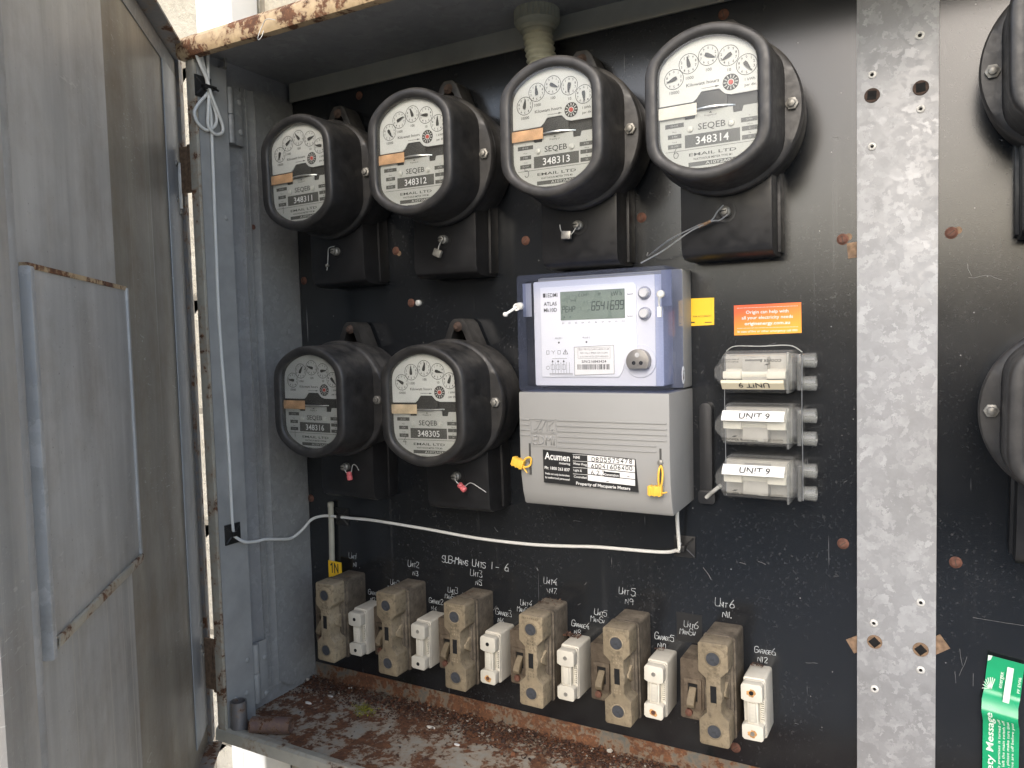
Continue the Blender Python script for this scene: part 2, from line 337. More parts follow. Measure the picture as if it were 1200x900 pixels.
# ------------------------------------------------------------------ mesh helpers
class MB:
    def __init__(s): s.v = []; s.f = []
    def add(s, vs, fs):
        k = len(s.v); s.v += [tuple(v) for v in vs]; s.f += [tuple(i + k for i in f) for f in fs]; return s
    def box(s, x0, x1, y0, y1, z0, z1):
        x0, x1 = sorted((x0, x1)); y0, y1 = sorted((y0, y1)); z0, z1 = sorted((z0, z1))
        return s.add([(x0, y0, z0), (x1, y0, z0), (x1, y1, z0), (x0, y1, z0), (x0, y0, z1), (x1, y0, z1), (x1, y1, z1), (x0, y1, z1)],
                     [(0, 3, 2, 1), (4, 5, 6, 7), (0, 1, 5, 4), (1, 2, 6, 5), (2, 3, 7, 6), (3, 0, 4, 7)])
    def loft(s, rings, cap0=True, cap1=True, closed=True):
        n = len(rings[0]); vs = [p for r in rings for p in r]; fs = []
        for i in range(len(rings) - 1):
            for j in range(n if closed else n - 1):
                a = i * n + j; b = i * n + (j + 1) % n; fs.append((a, b, b + n, a + n))
        if cap0: fs.append(tuple(reversed(range(n))))
        if cap1: fs.append(tuple(range((len(rings) - 1) * n, len(rings) * n)))
        return s.add(vs, fs)
    def prism(s, pts, y0, y1):           # xz outline extruded along y
        return s.loft([[(x, y0, z) for x, z in pts], [(x, y1, z) for x, z in pts]])
    def prism_x(s, pts, x0, x1):         # yz outline extruded along x
        return s.loft([[(x0, y, z) for y, z in pts], [(x1, y, z) for y, z in pts]])
    def ring_prism(s, outer, inner, y0, y1):
        n = len(outer); vs = []
        for y in (y0, y1):
            vs += [(x, y, z) for x, z in outer]; vs += [(x, y, z) for x, z in inner]
        fs = []
        for j in range(n):
            k = (j + 1) % n
            fs += [(j, k, n + k, n + j), (2 * n + j, 3 * n + j, 3 * n + k, 2 * n + k),
                   (j, 2 * n + j, 2 * n + k, k), (n + j, n + k, 3 * n + k, 3 * n + j)]
        return s.add(vs, fs)
    def cyl(s, p0, p1, r0, r1=None, n=20, cap=True):
        if r1 is None: r1 = r0
        p0 = Vector(p0); p1 = Vector(p1); d = (p1 - p0).normalized(); a = d.orthogonal().normalized(); b = d.cross(a)
        rings = []
        for p, r in ((p0, r0), (p1, r1)):
            rings.append([tuple(p + r * (math.cos(t) * a + math.sin(t) * b)) for t in [2 * math.pi * i / n for i in range(n)]])
        return s.loft(rings, cap, cap)
    def stack(s, axis_pts, n=24, cap0=True, cap1=True, axis='y', c=(0, 0, 0)):   # list of (pos, radius) along an axis
        rings = []
        for q, r in axis_pts:
            ring = []
            for i in range(n):
                t = 2 * math.pi * i / n; u, w = r * math.cos(t), r * math.sin(t)
                if axis == 'y': ring.append((c[0] + u, c[1] + q, c[2] + w))
                elif axis == 'z': ring.append((c[0] + u, c[1] + w, c[2] + q))
                else: ring.append((c[0] + q, c[1] + u, c[2] + w))
            rings.append(ring)
        return s.loft(rings, cap0, cap1)
    def tube(s, path, r, n=8, sub=6):
        P = [Vector(p) for p in path]
        if sub > 1 and len(P) > 2:
            Q = []
            for i in range(len(P) - 1):
                a, b, c, d = P[max(0, i - 1)], P[i], P[i + 1], P[min(len(P) - 1, i + 2)]
                for k in range(sub):
                    t = k / sub
                    Q.append(.5 * ((2 * b) + (c - a) * t + (2 * a - 5 * b + 4 * c - d) * t * t + (3 * b - a - 3 * c + d) * t ** 3))
            Q.append(P[-1]); P = Q
        rings = []; nrm = None
        for i, p in enumerate(P):
            d = (P[min(i + 1, len(P) - 1)] - P[max(i - 1, 0)]).normalized()
            nrm = d.orthogonal().normalized() if nrm is None else (nrm - d * nrm.dot(d)).normalized()
            b = d.cross(nrm); rr = r(i / (len(P) - 1)) if callable(r) else r
            rings.append([tuple(p + rr * (math.cos(t) * nrm + math.sin(t) * b)) for t in [2 * math.pi * k / n for k in range(n)]])
        return s.loft(rings)
    def flat(s, pts, y):                   # one xz polygon facing the viewer (-y)
        return s.add([(x, y, z) for x, z in pts], [tuple(range(len(pts)))])
    def rect(s, cx, cz, w, h, y): return s.flat([(cx - w / 2, cz - h / 2), (cx + w / 2, cz - h / 2), (cx + w / 2, cz + h / 2), (cx - w / 2, cz + h / 2)], y)
    def circle_line(s, cx, cz, r, w, y, n=28, a0=0, a1=2 * math.pi):
        vs = []; fs = []
        for i in range(n + 1):
            t = a0 + (a1 - a0) * i / n
            for q in (r - w / 2, r + w / 2): vs.append((cx + q * math.cos(t), y, cz + q * math.sin(t)))
        for i in range(n): fs.append((2 * i, 2 * i + 1, 2 * i + 3, 2 * i + 2))
        return s.add(vs, fs)
    def stroke(s, pts, w, y):
        for (x0, z0), (x1, z1) in zip(pts, pts[1:]):
            d = Vector((x1 - x0, z1 - z0))
            if d.length < 1e-7: continue
            d.normalize(); e = d * w * .35; q = Vector((-d.y, d.x)) * w / 2
            a = Vector((x0, z0)) - e; b = Vector((x1, z1)) + e
            s.add([(a.x - q.x, y, a.y - q.y), (b.x - q.x, y, b.y - q.y), (b.x + q.x, y, b.y + q.y), (a.x + q.x, y, a.y + q.y)], [(0, 1, 2, 3)])
            y -= .000004
        return s
    def text(s, txt, cx, cz, h, y, w=None, bold=0., align='C', rot=0., flip=False, res=2):
        vs, fs, (x0, x1, z0, z1) = text_geo(txt, bold, res)
        k = h / .69; kx = k if w is None else w / max(1e-6, x1 - x0)
        mid = (x0 + x1) / 2 if align == 'C' else x0
        ca, sa = math.cos(rot), math.sin(rot); out = []
        for a, b in vs:
            px, pz = (a - mid) * kx, (b - .345) * k
            if flip: px, pz = -px, -pz
            out.append((cx + px * ca - pz * sa, y, cz + px * sa + pz * ca))
        return s.add(out, fs)
    def turned(s, fn):
        s.v = [tuple(fn(*v)) for v in s.v]; return s

_tc = {}
def text_geo(txt, bold, res):
    k = (txt, bold, res)
    if k not in _tc:
        cu = bpy.data.curves.new('t', 'FONT'); cu.body = txt; cu.size = 1; cu.resolution_u = res; cu.offset = bold
        ob = bpy.data.objects.new('t', cu)
        me = bpy.data.meshes.new_from_object(ob)
        vs = [(v.co.x, v.co.y) for v in me.vertices]; fs = [tuple(p.vertices) for p in me.polygons]
        bpy.data.meshes.remove(me); bpy.data.objects.remove(ob); bpy.data.curves.remove(cu)
        xs = [v[0] for v in vs] or [0, 1]; zs = [v[1] for v in vs] or [0, 1]
        _tc[k] = (vs, fs, (min(xs), max(xs), min(zs), max(zs)))
    return _tc[k]

def mesh(mb, mat, bevel=0., seg=2, smooth=38, name='mesh', fixn=True):
    me = bpy.data.meshes.new(name); me.from_pydata(mb.v, [], mb.f); me.validate()
    if fixn or bevel:
        bm = bmesh.new(); bm.from_mesh(me)
        if fixn: bmesh.ops.recalc_face_normals(bm, faces=bm.faces)
        if bevel:
            es = [e for e in bm.edges if len(e.link_faces) == 2 and e.calc_face_angle(0) > R(28)]
            bmesh.ops.bevel(bm, geom=es, offset=bevel, offset_type='OFFSET', segments=seg, profile=.6, affect='EDGES', clamp_overlap=True)
        bm.to_mesh(me); bm.free()
    for p in me.polygons: p.use_smooth = True
    me.set_sharp_from_angle(angle=R(smooth))
    if isinstance(mat, str): mat = M[mat]
    me.materials.append(mat)
    return me
def link(name, data, parent=None, loc=(0, 0, 0)):
    o = bpy.data.objects.new(name, data); COL.objects.link(o); o.location = loc
    if parent: o.parent = parent
    return o
def part(name, mb, mat, parent, bevel=0., seg=2, smooth=38, label=None, loc=(0, 0, 0), fixn=True):
    if isinstance(mb, MB): mb = mesh(mb, mat, bevel, seg, smooth, name, fixn)
    o = link(name, mb, parent, loc)
    if label: o['label'] = label
    return o
def prnt(name, mb, mat, parent, label=None):       # printed marks, flat faces kept as drawn
    return part(name, mb, mat, parent, 0, 1, 30, label, fixn=False)
def thing(name, label, cat, loc=(0, 0, 0), group=None, rz=0):
    o = link(name, None, None, loc); o.rotation_euler = (0, 0, rz); o.empty_display_size = .02
    o['label'] = label; o['category'] = cat
    if group: o['group'] = group
    return o
def tag(o, label, cat, group=None):
    o['label'] = label; o['category'] = cat
    if group: o['group'] = group
    return o
def copy_tree(o, parent=None):
    c = o.copy(); COL.objects.link(c); c.parent = parent
    for ch in list(o.children): copy_tree(ch, c)
    return c
def circ(r, n=40, cx=0, cz=0, a0=0): return [(cx + r * math.cos(a0 + 2 * math.pi * i / n), cz + r * math.sin(a0 + 2 * math.pi * i / n)) for i in range(n)]
def rrect(x0, x1, z0, z1, r, n=5):
    pts = []
    for cx, cz, a in ((x1 - r, z0 + r, -90), (x1 - r, z1 - r, 0), (x0 + r, z1 - r, 90), (x0 + r, z0 + r, 180)):
        for i in range(n + 1):
            t = R(a + 90 * i / n); pts.append((cx + r * math.cos(t), cz + r * math.sin(t)))
    return pts
def slot_screw(mb, x, y, z, r, h=.002):
    mb.stack([(y, r), (y - h * .6, r), (y - h, r * .7)], 14, c=(x, 0, z))

# ------------------------------------------------------------------ background: ground and block wall
g = part('ground', MB().box(-60, 60, -60, 60, -.1, 0), 'ground', None); g['kind'] = 'structure'
wall = thing('block_wall', 'pale cream rough faced block wall behind the cabinet', 'wall', (0, .03, 0))
part('mortar_bed', MB().box(-3, 3, .012, .2, 0, 3.0), 'mortar', wall)
def block_mesh(w, h, seed):
    rnd = random.Random(seed); nx, nz = 14, 8; vs = []; fs = []
    for i in range(nx + 1):
        for k in range(nz + 1):
            e = min(i, nx - i, k, nz - k)
            vs.append((w * i / nx, (.012 if e == 0 else .003) + rnd.uniform(-.003, .003) * (e > 0), h * k / nz))
    for i in range(nx):
        for k in range(nz):
            a = i * (nz + 1) + k; fs.append((a, a + nz + 1, a + nz + 2, a + 1))
    mb = MB(); mb.add(vs, fs)
    mb.add([(0, .012, 0), (w, .012, 0), (w, .02, 0), (0, .02, 0), (0, .012, h), (w, .012, h), (w, .02, h), (0, .02, h)],
           [(0, 3, 2, 1), (4, 5, 6, 7), (1, 2, 6, 5), (3, 0, 4, 7)])
    return mesh(mb, 'wall', 0, 1, 60, 'block', False)
bms = [block_mesh(.385, .185, s) for s in range(4)]
for r in range(14):
    for q in range(-8, 8):
        x = q * .395 + (.1975 if r % 2 else 0) - .09; z = r * .195 + .005 - .075
        if z < 0: continue
        if -3 < x < 2.6: part('block', bms[(q * 3 + r * 5) % 4], None, wall, loc=(x, 0, z))

fence = thing('paling_fence', 'dark timber paling fence facing the cabinet, mirrored in its black board', 'fence', (0, -5.2, 0))
part('rail', MB().box(-7, 8, -.06, -.02, .5, .58), 'fence', fence); part('rail', MB().box(-7, 8, -.06, -.02, 1.5, 1.58), 'fence', fence)
pmesh = mesh(MB().box(-.07, .07, -.02, 0, 0, 1.95), 'fence', .003, name='paling')
for i in range(100): part('paling', pmesh, None, fence, loc=(-7 + .075 + i * .15, random.uniform(0, .004), random.uniform(-.03, 0)))

# ------------------------------------------------------------------ cabinet
CX = (0.6, 0.02, 0.872)
cab = thing('meter_cabinet', 'open grey steel meter cabinet with a black board and rusty floor', 'cabinet', CX)
def cpart(name, mb, mat, bevel=0., parent=None, **k):
    off = CX if parent is None else (CX[0] + parent.location[0], CX[1] + parent.location[1], CX[2] + parent.location[2])
    mb.turned(lambda x, y, z: (x - off[0], y - off[1], z - off[2]))
    return part(name, mb, mat, parent or cab, bevel, **k)
FZ, CZ, FY, XR = .887, 1.781, -.176, 1.28
cpart('housing', MB().box(-.0125, XR + .03, .006, .026, FZ - .02, CZ + .03)
      .box(-.0125, -.0085, -.17, .006, FZ - .014, CZ + .012)
      .box(XR + .026, XR + .03, -.176, .006, FZ - .014, CZ + .012), 'dark_zinc')
def plate(name, x0, x1, label):
    return cpart(name, MB().box(x0, x1, 0, .005, .9152, 1.7805), 'panel', label=label)
bp1 = plate('back_panel', .0004, .792, 'black board carrying the meters and fuses')
bp2 = plate('back_panel', .794, XR + .02, 'black board beyond the spangled zinc strip')
ceil = cpart('ceiling', MB().box(-.0084, XR + .02, FY + .002, .005, CZ, CZ + .003), 'dark_zinc')
cpart('ceiling_flange', MB().box(-.002, XR, -.0035, -.0005, 1.7545, CZ), 'flange')
cpart('side_flange', MB().box(-.0084, -.0062, FY + .02, -.004, 1.738, CZ), 'dark_zinc')
# rolled top front edge: thin lower bead and a taller rusty face
lip = MB()
prof = [(FY, 1.7655), (FY - .006, 1.7665), (FY - .009, 1.771), (FY - .009, 1.786), (FY - .004, 1.792), (FY + .03, 1.7935), (FY + .03, 1.789), (FY + .003, 1.788), (FY + .003, 1.7655)]
lip.prism_x(prof, -.0155, XR + .03)
cpart('top_edge', lip, 'rust_lip', label='rust streaked cream top edge')
cpart('roof_sheet', MB().prism_x([(FY + .031, 1.7945), (.02, 1.80), (.02, 1.803), (FY + .031, 1.7975)], -.0155, XR + .03), 'rust_lip')
# floor tray
floor = cpart('floor_tray', MB().box(-.0084, XR + .02, FY + .012, .004, FZ - .003, FZ), 'rust_floor')
cpart('floor_lip', MB().prism_x([(FY + .012, FZ - .002), (FY + .012, FZ + .0035), (FY + .002, FZ + .0045), (FY - .002, FZ + .002), (FY - .003, FZ - .013), (FY, FZ - .013), (FY + .002, FZ - .002)], -.0125, XR + .02), 'lip_cream', .0006)
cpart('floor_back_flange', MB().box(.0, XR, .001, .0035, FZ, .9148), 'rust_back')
# left side: painted frame strip, shadowed wall, hinge, zinc leaf
cpart('frame_strip', MB().box(.002, .006, FY + .004, -.1255, FZ + .0005, 1.765), 'grey_paint')
cpart('frame_edge', MB().box(-.0085, .0062, FY - .001, FY + .0035, FZ - .012, 1.7645), 'frame_cream', .0008)
cpart('side_wall', MB().box(-.0084, -.0068, -.165, -.002, FZ + .001, 1.75), 'dark_zinc')
leaf = MB()
leaf.prism([(0, 0)] * 0 or [(-.003, 0), (0, 0), (0, 1), (-.003, 1)], 0, 0) if False else None
lf = [(-.0935, 0), (-.0935, 1)]
def leaf_sheet():
    mb = MB()
    # bottom edge drops from the hinge side, notch cut near the front
    zb = [(-.0005, .906), (-.03, .9065), (-.036, .902), (-.046, .8985), (-.058, .904), (-.0705, .9125), (-.0705, .9115), (-.0795, .9085), (-.084, .905), (-.0935, .904)]
    zt = 1.752
    vs = []; fs = []
    prof = {}
    for y, z in zb:
        x = 0.0
        if y < -.0735: x = -.0035
        vs += [(x, y, z), (x, y, zt)]
    n = len(zb)
    for i in range(n - 1): fs.append((2 * i, 2 * i + 1, 2 * i + 3, 2 * i + 2))
    mb.add(vs, fs)
    k = len(mb.v)
    b = [(v[0] - .002, v[1], v[2]) for v in mb.v]
    mb.add(b, [tuple(reversed(f)) for f in fs])
    e = 2 * (n - 1)
    mb.add([vs[e], vs[e + 1], (-.0066, -.0935, zt), (-.0066, -.0935, .904)], [(0, 1, 2, 3)])
    mb.box(-.0005, .0006, -.0735, -.0705, .914, zt)
    mb.box(-.0035, -.0023, -.0862, -.0845, .91, zt)
    return mb
lm = leaf_sheet()
lm.turned(lambda x, y, z: (x - CX[0], y - CX[1], z - CX[2]))
lf_o = part('hinged_leaf', lm, 'galv_dull', cab, fixn=False)
def hinge(z0, z1, zs):
    mb = MB().cyl((.0005, -.1172, z0), (.0005, -.1172, zs - .0004), .0056, n=16).cyl((.0005, -.1172, zs + .0004), (.0005, -.1172, z1), .0056, n=16)
    mb.box(-.0015, .0004, -.1172, -.0955, z0, z1)
    return mb
h1 = cpart('hinge', hinge(1.672, 1.745, 1.71), 'galv_dull', .0003)
h2 = cpart('hinge', hinge(.902, .985, .944), 'grey_paint', .0003)
for hh, zz in ((h1, (1.69, 1.73)), (h2, (.908, .96))):
    for z in zz:
        mb = MB().stack([(0, .0042), (.0015, .0042), (.0027, .0022)], 12, axis='x', c=(0, -.1, z))
        mb.turned(lambda x, y, z: (x - CX[0], y - CX[1], z - CX[2])); part('rivet', mb, 'grey_paint', hh)
for y, z in ((-.139, .925), (-.143, .91), (-.158, .925), (-.136, 1.57), (-.135, .97)):
    mb = MB().stack([(.0055, .004), (.0068, .0035), (.0078, .0015)], 10, axis='x', c=(0, y, z))
    mb.turned(lambda x, y, z: (x - CX[0], y - CX[1], z - CX[2])); part('rivet', mb, 'grey_paint', cab)
mb = MB().stack([(0.0, .0035), (.0012, .0035)], 10, axis='x', c=(-.0035, -.082, 1.565))
mb.turned(lambda x, y, z: (x - CX[0], y - CX[1], z - CX[2])); part('rivet', mb, 'rust_screw', cab)

# spangled strip between the boards
strip = cpart('centre_strip', MB().box(.7608, .8325, -.0045, -.0012, FZ + .01, 1.7795), 'galv', .0005, label='spangled zinc strip with square bolt holes')
def sp(name, mb, mat, par=strip):
    return cpart(name, mb, mat)
def on_strip(name, mb, mat):
    mb.turned(lambda x, y, z: (x - CX[0], y - CX[1], z - CX[2])); return part(name, mb, mat, strip)
for x, z in ((.7746, 1.6303), (.8171, 1.6302), (.7774, 1.0804), (.8192, 1.0797)):
    a = R(random.uniform(-6, 6)) + (R(40) if z < 1.2 else 0)
    on_strip('bolt_hole', MB().stack([(-.0046, .0072), (-.0056, .0068)], 20, c=(x, 0, z)), 'rust_dark' if z > 1.2 else 'rust_hole')
    sq = [(x + .0058 * math.cos(a + R(45 + 90 * i)), z + .0058 * math.sin(a + R(45 + 90 * i))) for i in range(4)]
    on_strip('square_hole', MB().prism(sq, -.0055, -.0062), 'hole')
for x, z, rr in ((.8161, 1.6792, .0045), (.7746, 1.6501, .004), (.8171, 1.6101, .004), (.7747, 1.5806, .004), (.819, 1.1275, .004), (.7766, 1.0999, .004), (.8193, 1.0588, .004), (.7774, 1.031, .004)):
    on_strip('rivet', MB().stack([(-.0046, rr), (-.0058, rr * .85), (-.0062, rr * .55), (-.0052, rr * .42)], 16, c=(x, 0, z)), 'rivet')
    on_strip('rivet_core', MB().stack([(-.0052, rr * .4), (-.0056, rr * .36)], 10, c=(x, 0, z)), 'hole')
for x, z, a in ((.7605, 1.074, 30), (.834, 1.086, 35), (.7595, 1.481, 5)):
    q = [(x + .011 * math.cos(R(a + 45 + 90 * i)), z + .011 * math.sin(R(a + 45 + 90 * i))) for i in range(4)]
    cpart('rusty_clip', MB().prism(q, -.0002, -.0011), 'rust_hole')
# screws in the boards
SCR = [(.8435, 1.4904), (.849, 1.1706), (.7472, 1.1783), (.7472, 1.4925), (.382, 1.5219), (.5336, 1.5354), (.1802, 1.5249), (.0085, 1.4943), (.2032, 1.4527), (.0045, 1.168), (.6344, .9322), (.6293, 1.7418), (.126, 1.7434)]
scm = []
for j in range(2):
    mb = MB(); r = .0046
    n = 16; mb.stack([(.001, r * 1.25), (-.0006, r * 1.25), (-.0012, r), (-.0022, r * .8)], n)
    a = R(40 + 60 * j); d = Vector((math.cos(a), math.sin(a))) * r * .75; q = Vector((-d.y, d.x)) * .17
    mb2 = MB().prism([(-d.x - q.x, -d.y - q.y), (d.x - q.x, d.y - q.y), (d.x + q.x, d.y + q.y), (-d.x + q.x, -d.y + q.y)], -.0018, -.0024)
    scm.append((mesh(mb, 'rust_screw'), mesh(mb2, 'rust_dark')))
for i, (x, z) in enumerate(SCR):
    par = bp1 if x < .79 else bp2
    a, b = scm[i % 2]
    o = part('screw', a, None, par, loc=(x - CX[0], -CX[1], z - CX[2]))
    part('screw_slot', b, None, par, loc=(x - CX[0], -CX[1], z - CX[2]))
    if i in (0, 6, 3):
        q = MB().stack([(.0005, .0035), (-.0005, .0035)], 12, c=(x + .0055, 0, z - (.004 if i == 6 else -.002)))
        q.turned(lambda x, y, z: (x - CX[0], y - CX[1], z - CX[2])); part('screw_hole', q, 'rust_hole', par)
q = MB().stack([(.001, .0045), (-.003, .004), (-.0045, .002)], 10, c=(.2161, 0, 1.4521))
q.turned(lambda x, y, z: (x - CX[0], y - CX[1], z - CX[2])); part('screw', q, 'rivet', bp1)

# ---- handwriting in white pen on the board
GL = {'A': '00 26 40;12 32', 'B': '00 06 36 45 44 33 03;33 42 41 30 00', 'C': '45 36 16 05 01 10 30 41', 'E': '46 06 00 40;03 33',
      'G': '45 36 16 05 01 10 30 41 43 23', 'I': '20 26', 'M': '00 06 23 46 40', 'N': '00 06 40 46', 'R': '00 06 36 45 44 33 03;23 40',
      'S': '45 36 16 05 04 13 33 42 41 30 10 01', 'T': '06 46;26 20', 'U': '06 01 10 30 41 46', 'W': '06 10 23 30 46',
      '1': '26 20', '2': '05 16 36 45 44 00 40', '3': '06 46 23 33 42 41 30 10 01', '4': '46 02 42;33 30', '5': '46 06 04 34 43 41 30 10 01',
      '6': '36 14 02 01 10 30 41 42 33 13 02', '7': '06 46 10', '8': '23 04 05 16 36 45 44 02 01 10 30 41 42 23', '9': '40 45 36 16 05 04 13 33 44',
      '0': '10 01 05 16 36 45 41 30 10', '.': '10 11', '-': '03 43', ' ': ''}
def pen(txt, x, z, h, w=.0006, seed=1, slope=0., small=.6):
    """x, z: start of the baseline; lower case is written as small capitals"""
    rnd = random.Random(seed); mb = MB()
    for ch in txt:
        u = h / 6 * (1 if (ch.isupper() or ch.isdigit()) else small) * rnd.uniform(.92, 1.1)
        g = ch if ch in GL else ch.upper()
        wdt = {'I': 1.2, '.': 1.4, 'i': 1.2, '1': 1.4, ' ': 2.2}.get(ch, 3.4)
        for pl in GL[g].split(';'):
            if not pl: continue
            ps = [(x + (int(a[0]) - (2 if g in 'I1' else 1 if g in '.' else 0)) * u * .82 + rnd.uniform(-.24, .24) * u + int(a[1]) * u * .1, z + int(a[1]) * u + rnd.uniform(-.24, .24) * u) for a in pl.split()]
            if len(ps) > 3:
                q = []
                for a, b in zip(ps, ps[1:]): q += [(a[0] * .75 + b[0] * .25, a[1] * .75 + b[1] * .25), (a[0] * .25 + b[0] * .75, a[1] * .25 + b[1] * .75)]
                ps = [ps[0]] + q + [ps[-1]]
            mb.stroke(ps, w * rnd.uniform(.8, 1.2), -.00035 - rnd.uniform(0, .00012))
        x += wdt * u * .82 + h * .105; z += slope * u + rnd.uniform(-.02, .02) * h
    mb.turned(lambda x, y, z: (x - CX[0], y - CX[1], z - CX[2]))
    return prnt('handwriting', mb, 'chalk', bp1)
pen('SUB-Mains  Units   1 -   6.', .2404, 1.0985, .0098, .0008, 1, 0, .72)
units = [(.0748, 1.0875, 'Unit1', 'N.1'), (.1823, 1.0885, 'Unit2.', 'N.3.'), (.2856, 1.0885, 'Unit3.', 'N.5.'), (.3956, 1.0925, 'Unit4.', 'N.7.'), (.4969, 1.0935, 'Unit 5.', 'N.9.'), (.6131, 1.0955, 'Unit 6', 'N.11.')]
for i, (x, z, a, b) in enumerate(units):
    pen(a, x, z - .003, .0088, .0006, 10 + i); pen(b, x + .008, z - .0145, .0068, .0006, 30 + i, 0, .8)
gar = [(.109, 1.0355, 1, 'N.2.'), (.2165, 1.0385, 2, 'N.4.'), (.3235, 1.0385, 3, 'N.6.'), (.4335, 1.0405, 4, 'N.8.'), (.541, 1.0425, 5, 'N.10.'), (.656, 1.0465, 6, 'N.12.')]
for i, (x, z, n_, b) in enumerate(gar):
    pen('Garage%d.' % n_, x, z, .0076, .00055, 50 + i); pen(b, x + .0035, z - .0098, .006, .00055, 60 + i, 0, .8)
for i, (x, z) in enumerate([(.0445, 1.0545), (.145, 1.0555), (.2435, 1.0575), (.356, 1.0565), (.4595, 1.0595), (.5715, 1.0625)]):
    if i == 0: continue
    pen('Unit%d' % (i + 1), x + .005, z, .0078, .00055, 70 + i); pen('MainSw', x, z - .0088, .0072, .00055, 80 + i)
q = prnt('tape_patch', MB().rect(.583 - CX[0], 1.062 - CX[2], .03, .034, -.00018 - CX[1]), 'sticker_black', bp1)

# ---- scratches and pale specks on the boards
rnd_s = random.Random(21)
def scratch(par, x, z, ang, ln, w=.0004, bend=.1):
    mb = MB(); pts = []; a = ang
    for k in range(7):
        pts.append((x, z)); x += ln / 6 * math.cos(a); z += ln / 6 * math.sin(a); a += rnd_s.uniform(-bend, bend)
    mb.stroke(pts, w, -.0003); mb.turned(lambda x, y, z: (x - CX[0], y - CX[1], z - CX[2]))
    prnt('scratch', mb, 'scratch', par)
for k in range(4): scratch(bp2, .848 + rnd_s.uniform(0, .03), 1.085 + rnd_s.uniform(-.045, .02), R(rnd_s.uniform(-105, -70)), rnd_s.uniform(.01, .024), .00028)
scratch(bp2, .864, 1.118, R(-3), .05, .0003, .02); scratch(bp2, .857, 1.46, R(-80), .012, .0003, .3); scratch(bp2, .858, 1.447, R(-8), .028, .0003, .4)
for k in range(11): scratch(bp1, rnd_s.uniform(.3, .74), rnd_s.uniform(.94, 1.2), R(rnd_s.uniform(0, 180)), rnd_s.uniform(.003, .012), .0004, .3)
for k in range(8): scratch(bp1, rnd_s.uniform(.44, .75), rnd_s.uniform(1.2, 1.6), R(rnd_s.uniform(0, 180)), rnd_s.uniform(.003, .012), .0003, .3)
scratch(bp1, .6, 1.135, R(-50), .016, .0005, .2); scratch(bp1, .69, 1.24, R(-40), .018, .0004, .4); scratch(bp1, .40, 1.083, R(-60), .004, .0013); scratch(bp1, .3865, 1.108, R(-60), .003, .0013)

# ---- door, opened towards the viewer; own axes: x along the sheet from the hinge, y towards the inside face
dz0, dz1 = .842, 1.79
DL = (-.035, -.185, 0)
door = part('door', MB().box(-.066, .60, -.022, 0, dz0 - CX[2], dz1 - CX[2]), 'door_brown', cab, label='weathered door with a raised document pocket', loc=(DL[0] - CX[0], DL[1] - CX[1], 0))
door.rotation_euler = (0, 0, R(-49.384))
def dpart(name, mb, mat, bevel=0., **k):
    mb.turned(lambda x, y, z: (x, y, z - CX[2])); return part(name, mb, mat, door, bevel, **k)
dpart('inner_sheet', MB().box(.279, .599, .0005, .003, dz0 + .002, dz1 - .02), 'door_grey', .0008)
dpart('edge_band', MB().box(-.044, .03, .0005, .002, dz0 + .03, dz1 - .028), 'door_blue', .0005)
dpart('hinge_flange', MB().box(-.069, -.046, -.02, .006, dz0 + .0, dz1 - .0), 'rusty_edge', .001)
dpart('top_flange', MB().box(-.044, .60, .0005, .022, dz1 - .006, dz1 - .002), 'rusty_edge', .0008)
dpart('top_band', MB().box(-.044, .278, .0003, .0015, dz1 - .03, dz1 - .007), 'dark_zinc')
dpart('bottom_flange', MB().box(-.044, .60, .0005, .020, dz0 + .001, dz0 + .004), 'rusty_edge', .0008)
dpart('edge_flange', MB().box(.553, .60, .0032, .02, dz0 + .004, dz1 - .03), 'door_grey', .004)
rib = MB().loft([[(.522 + .013 * math.cos(R(a)), .002 + .008 * math.sin(R(a)), z) for a in range(0, 181, 20)] for z in (dz0 + .01, dz1 - .03)])
dpart('folded_rib', rib, 'bright_fold')
pk = MB().box(.268, .499, .0032, .0085, 1.192, 1.459)
dpart('document_pocket', pk, 'door_grey', .0022)
gut = MB().prism_x([(.0088, 1.1985), (.0108, 1.1985), (.0116, 1.197), (.011, 1.191), (.009, 1.1885), (.004, 1.1885), (.004, 1.19), (.0085, 1.19), (.0096, 1.1915), (.01, 1.1965), (.0088, 1.1965)], .268, .489)
dpart('pocket_gutter', gut, 'frame_cream', .0004)
dpart('pocket_edge', MB().box(.4965, .5045, .0032, .0125, 1.186, 1.458), 'bright_fold', .0025, label='worn bright fold down the pocket side')
dpart('pocket_hem', MB().box(.2665, .2715, .0032, .0105, 1.196, 1.459), 'bright_fold', .0008)
dpart('pocket_top_hem', MB().box(.268, .5, .0034, .0093, 1.4565, 1.4605), 'rust_lip', .0005)
for z0_, z1_ in ((1.605, 1.665), (.93, 1.0)):
    hg = MB().cyl((-.026, -.158, z0_), (-.026, -.158, z1_), .007, n=16).box(-.05, -.026, -.16, -.155, z0_, z1_).box(-.028, -.012, -.163, -.159, z0_, z1_)
    cpart('door_hinge', hg, 'rust_hole', .0004)
dpart('latch_pin', MB().box(-.03, -.027, .0022, .006, 1.585, 1.645), 'rivet', .0005)
for s_, z in ((-.02, 1.642), (-.018, 1.595), (-.032, 1.58), (-.03, 1.02), (-.024, .99), (-.035, .975), (.54, 1.29), (.542, 1.2)):
    y0 = .0032 if s_ > .3 else .0021
    dpart('rivet', MB().stack([(y0 - .001, .004), (y0 + .0012, .0035), (y0 + .0022, .0015)], 10, c=(s_, 0, z)), 'dull_steel')
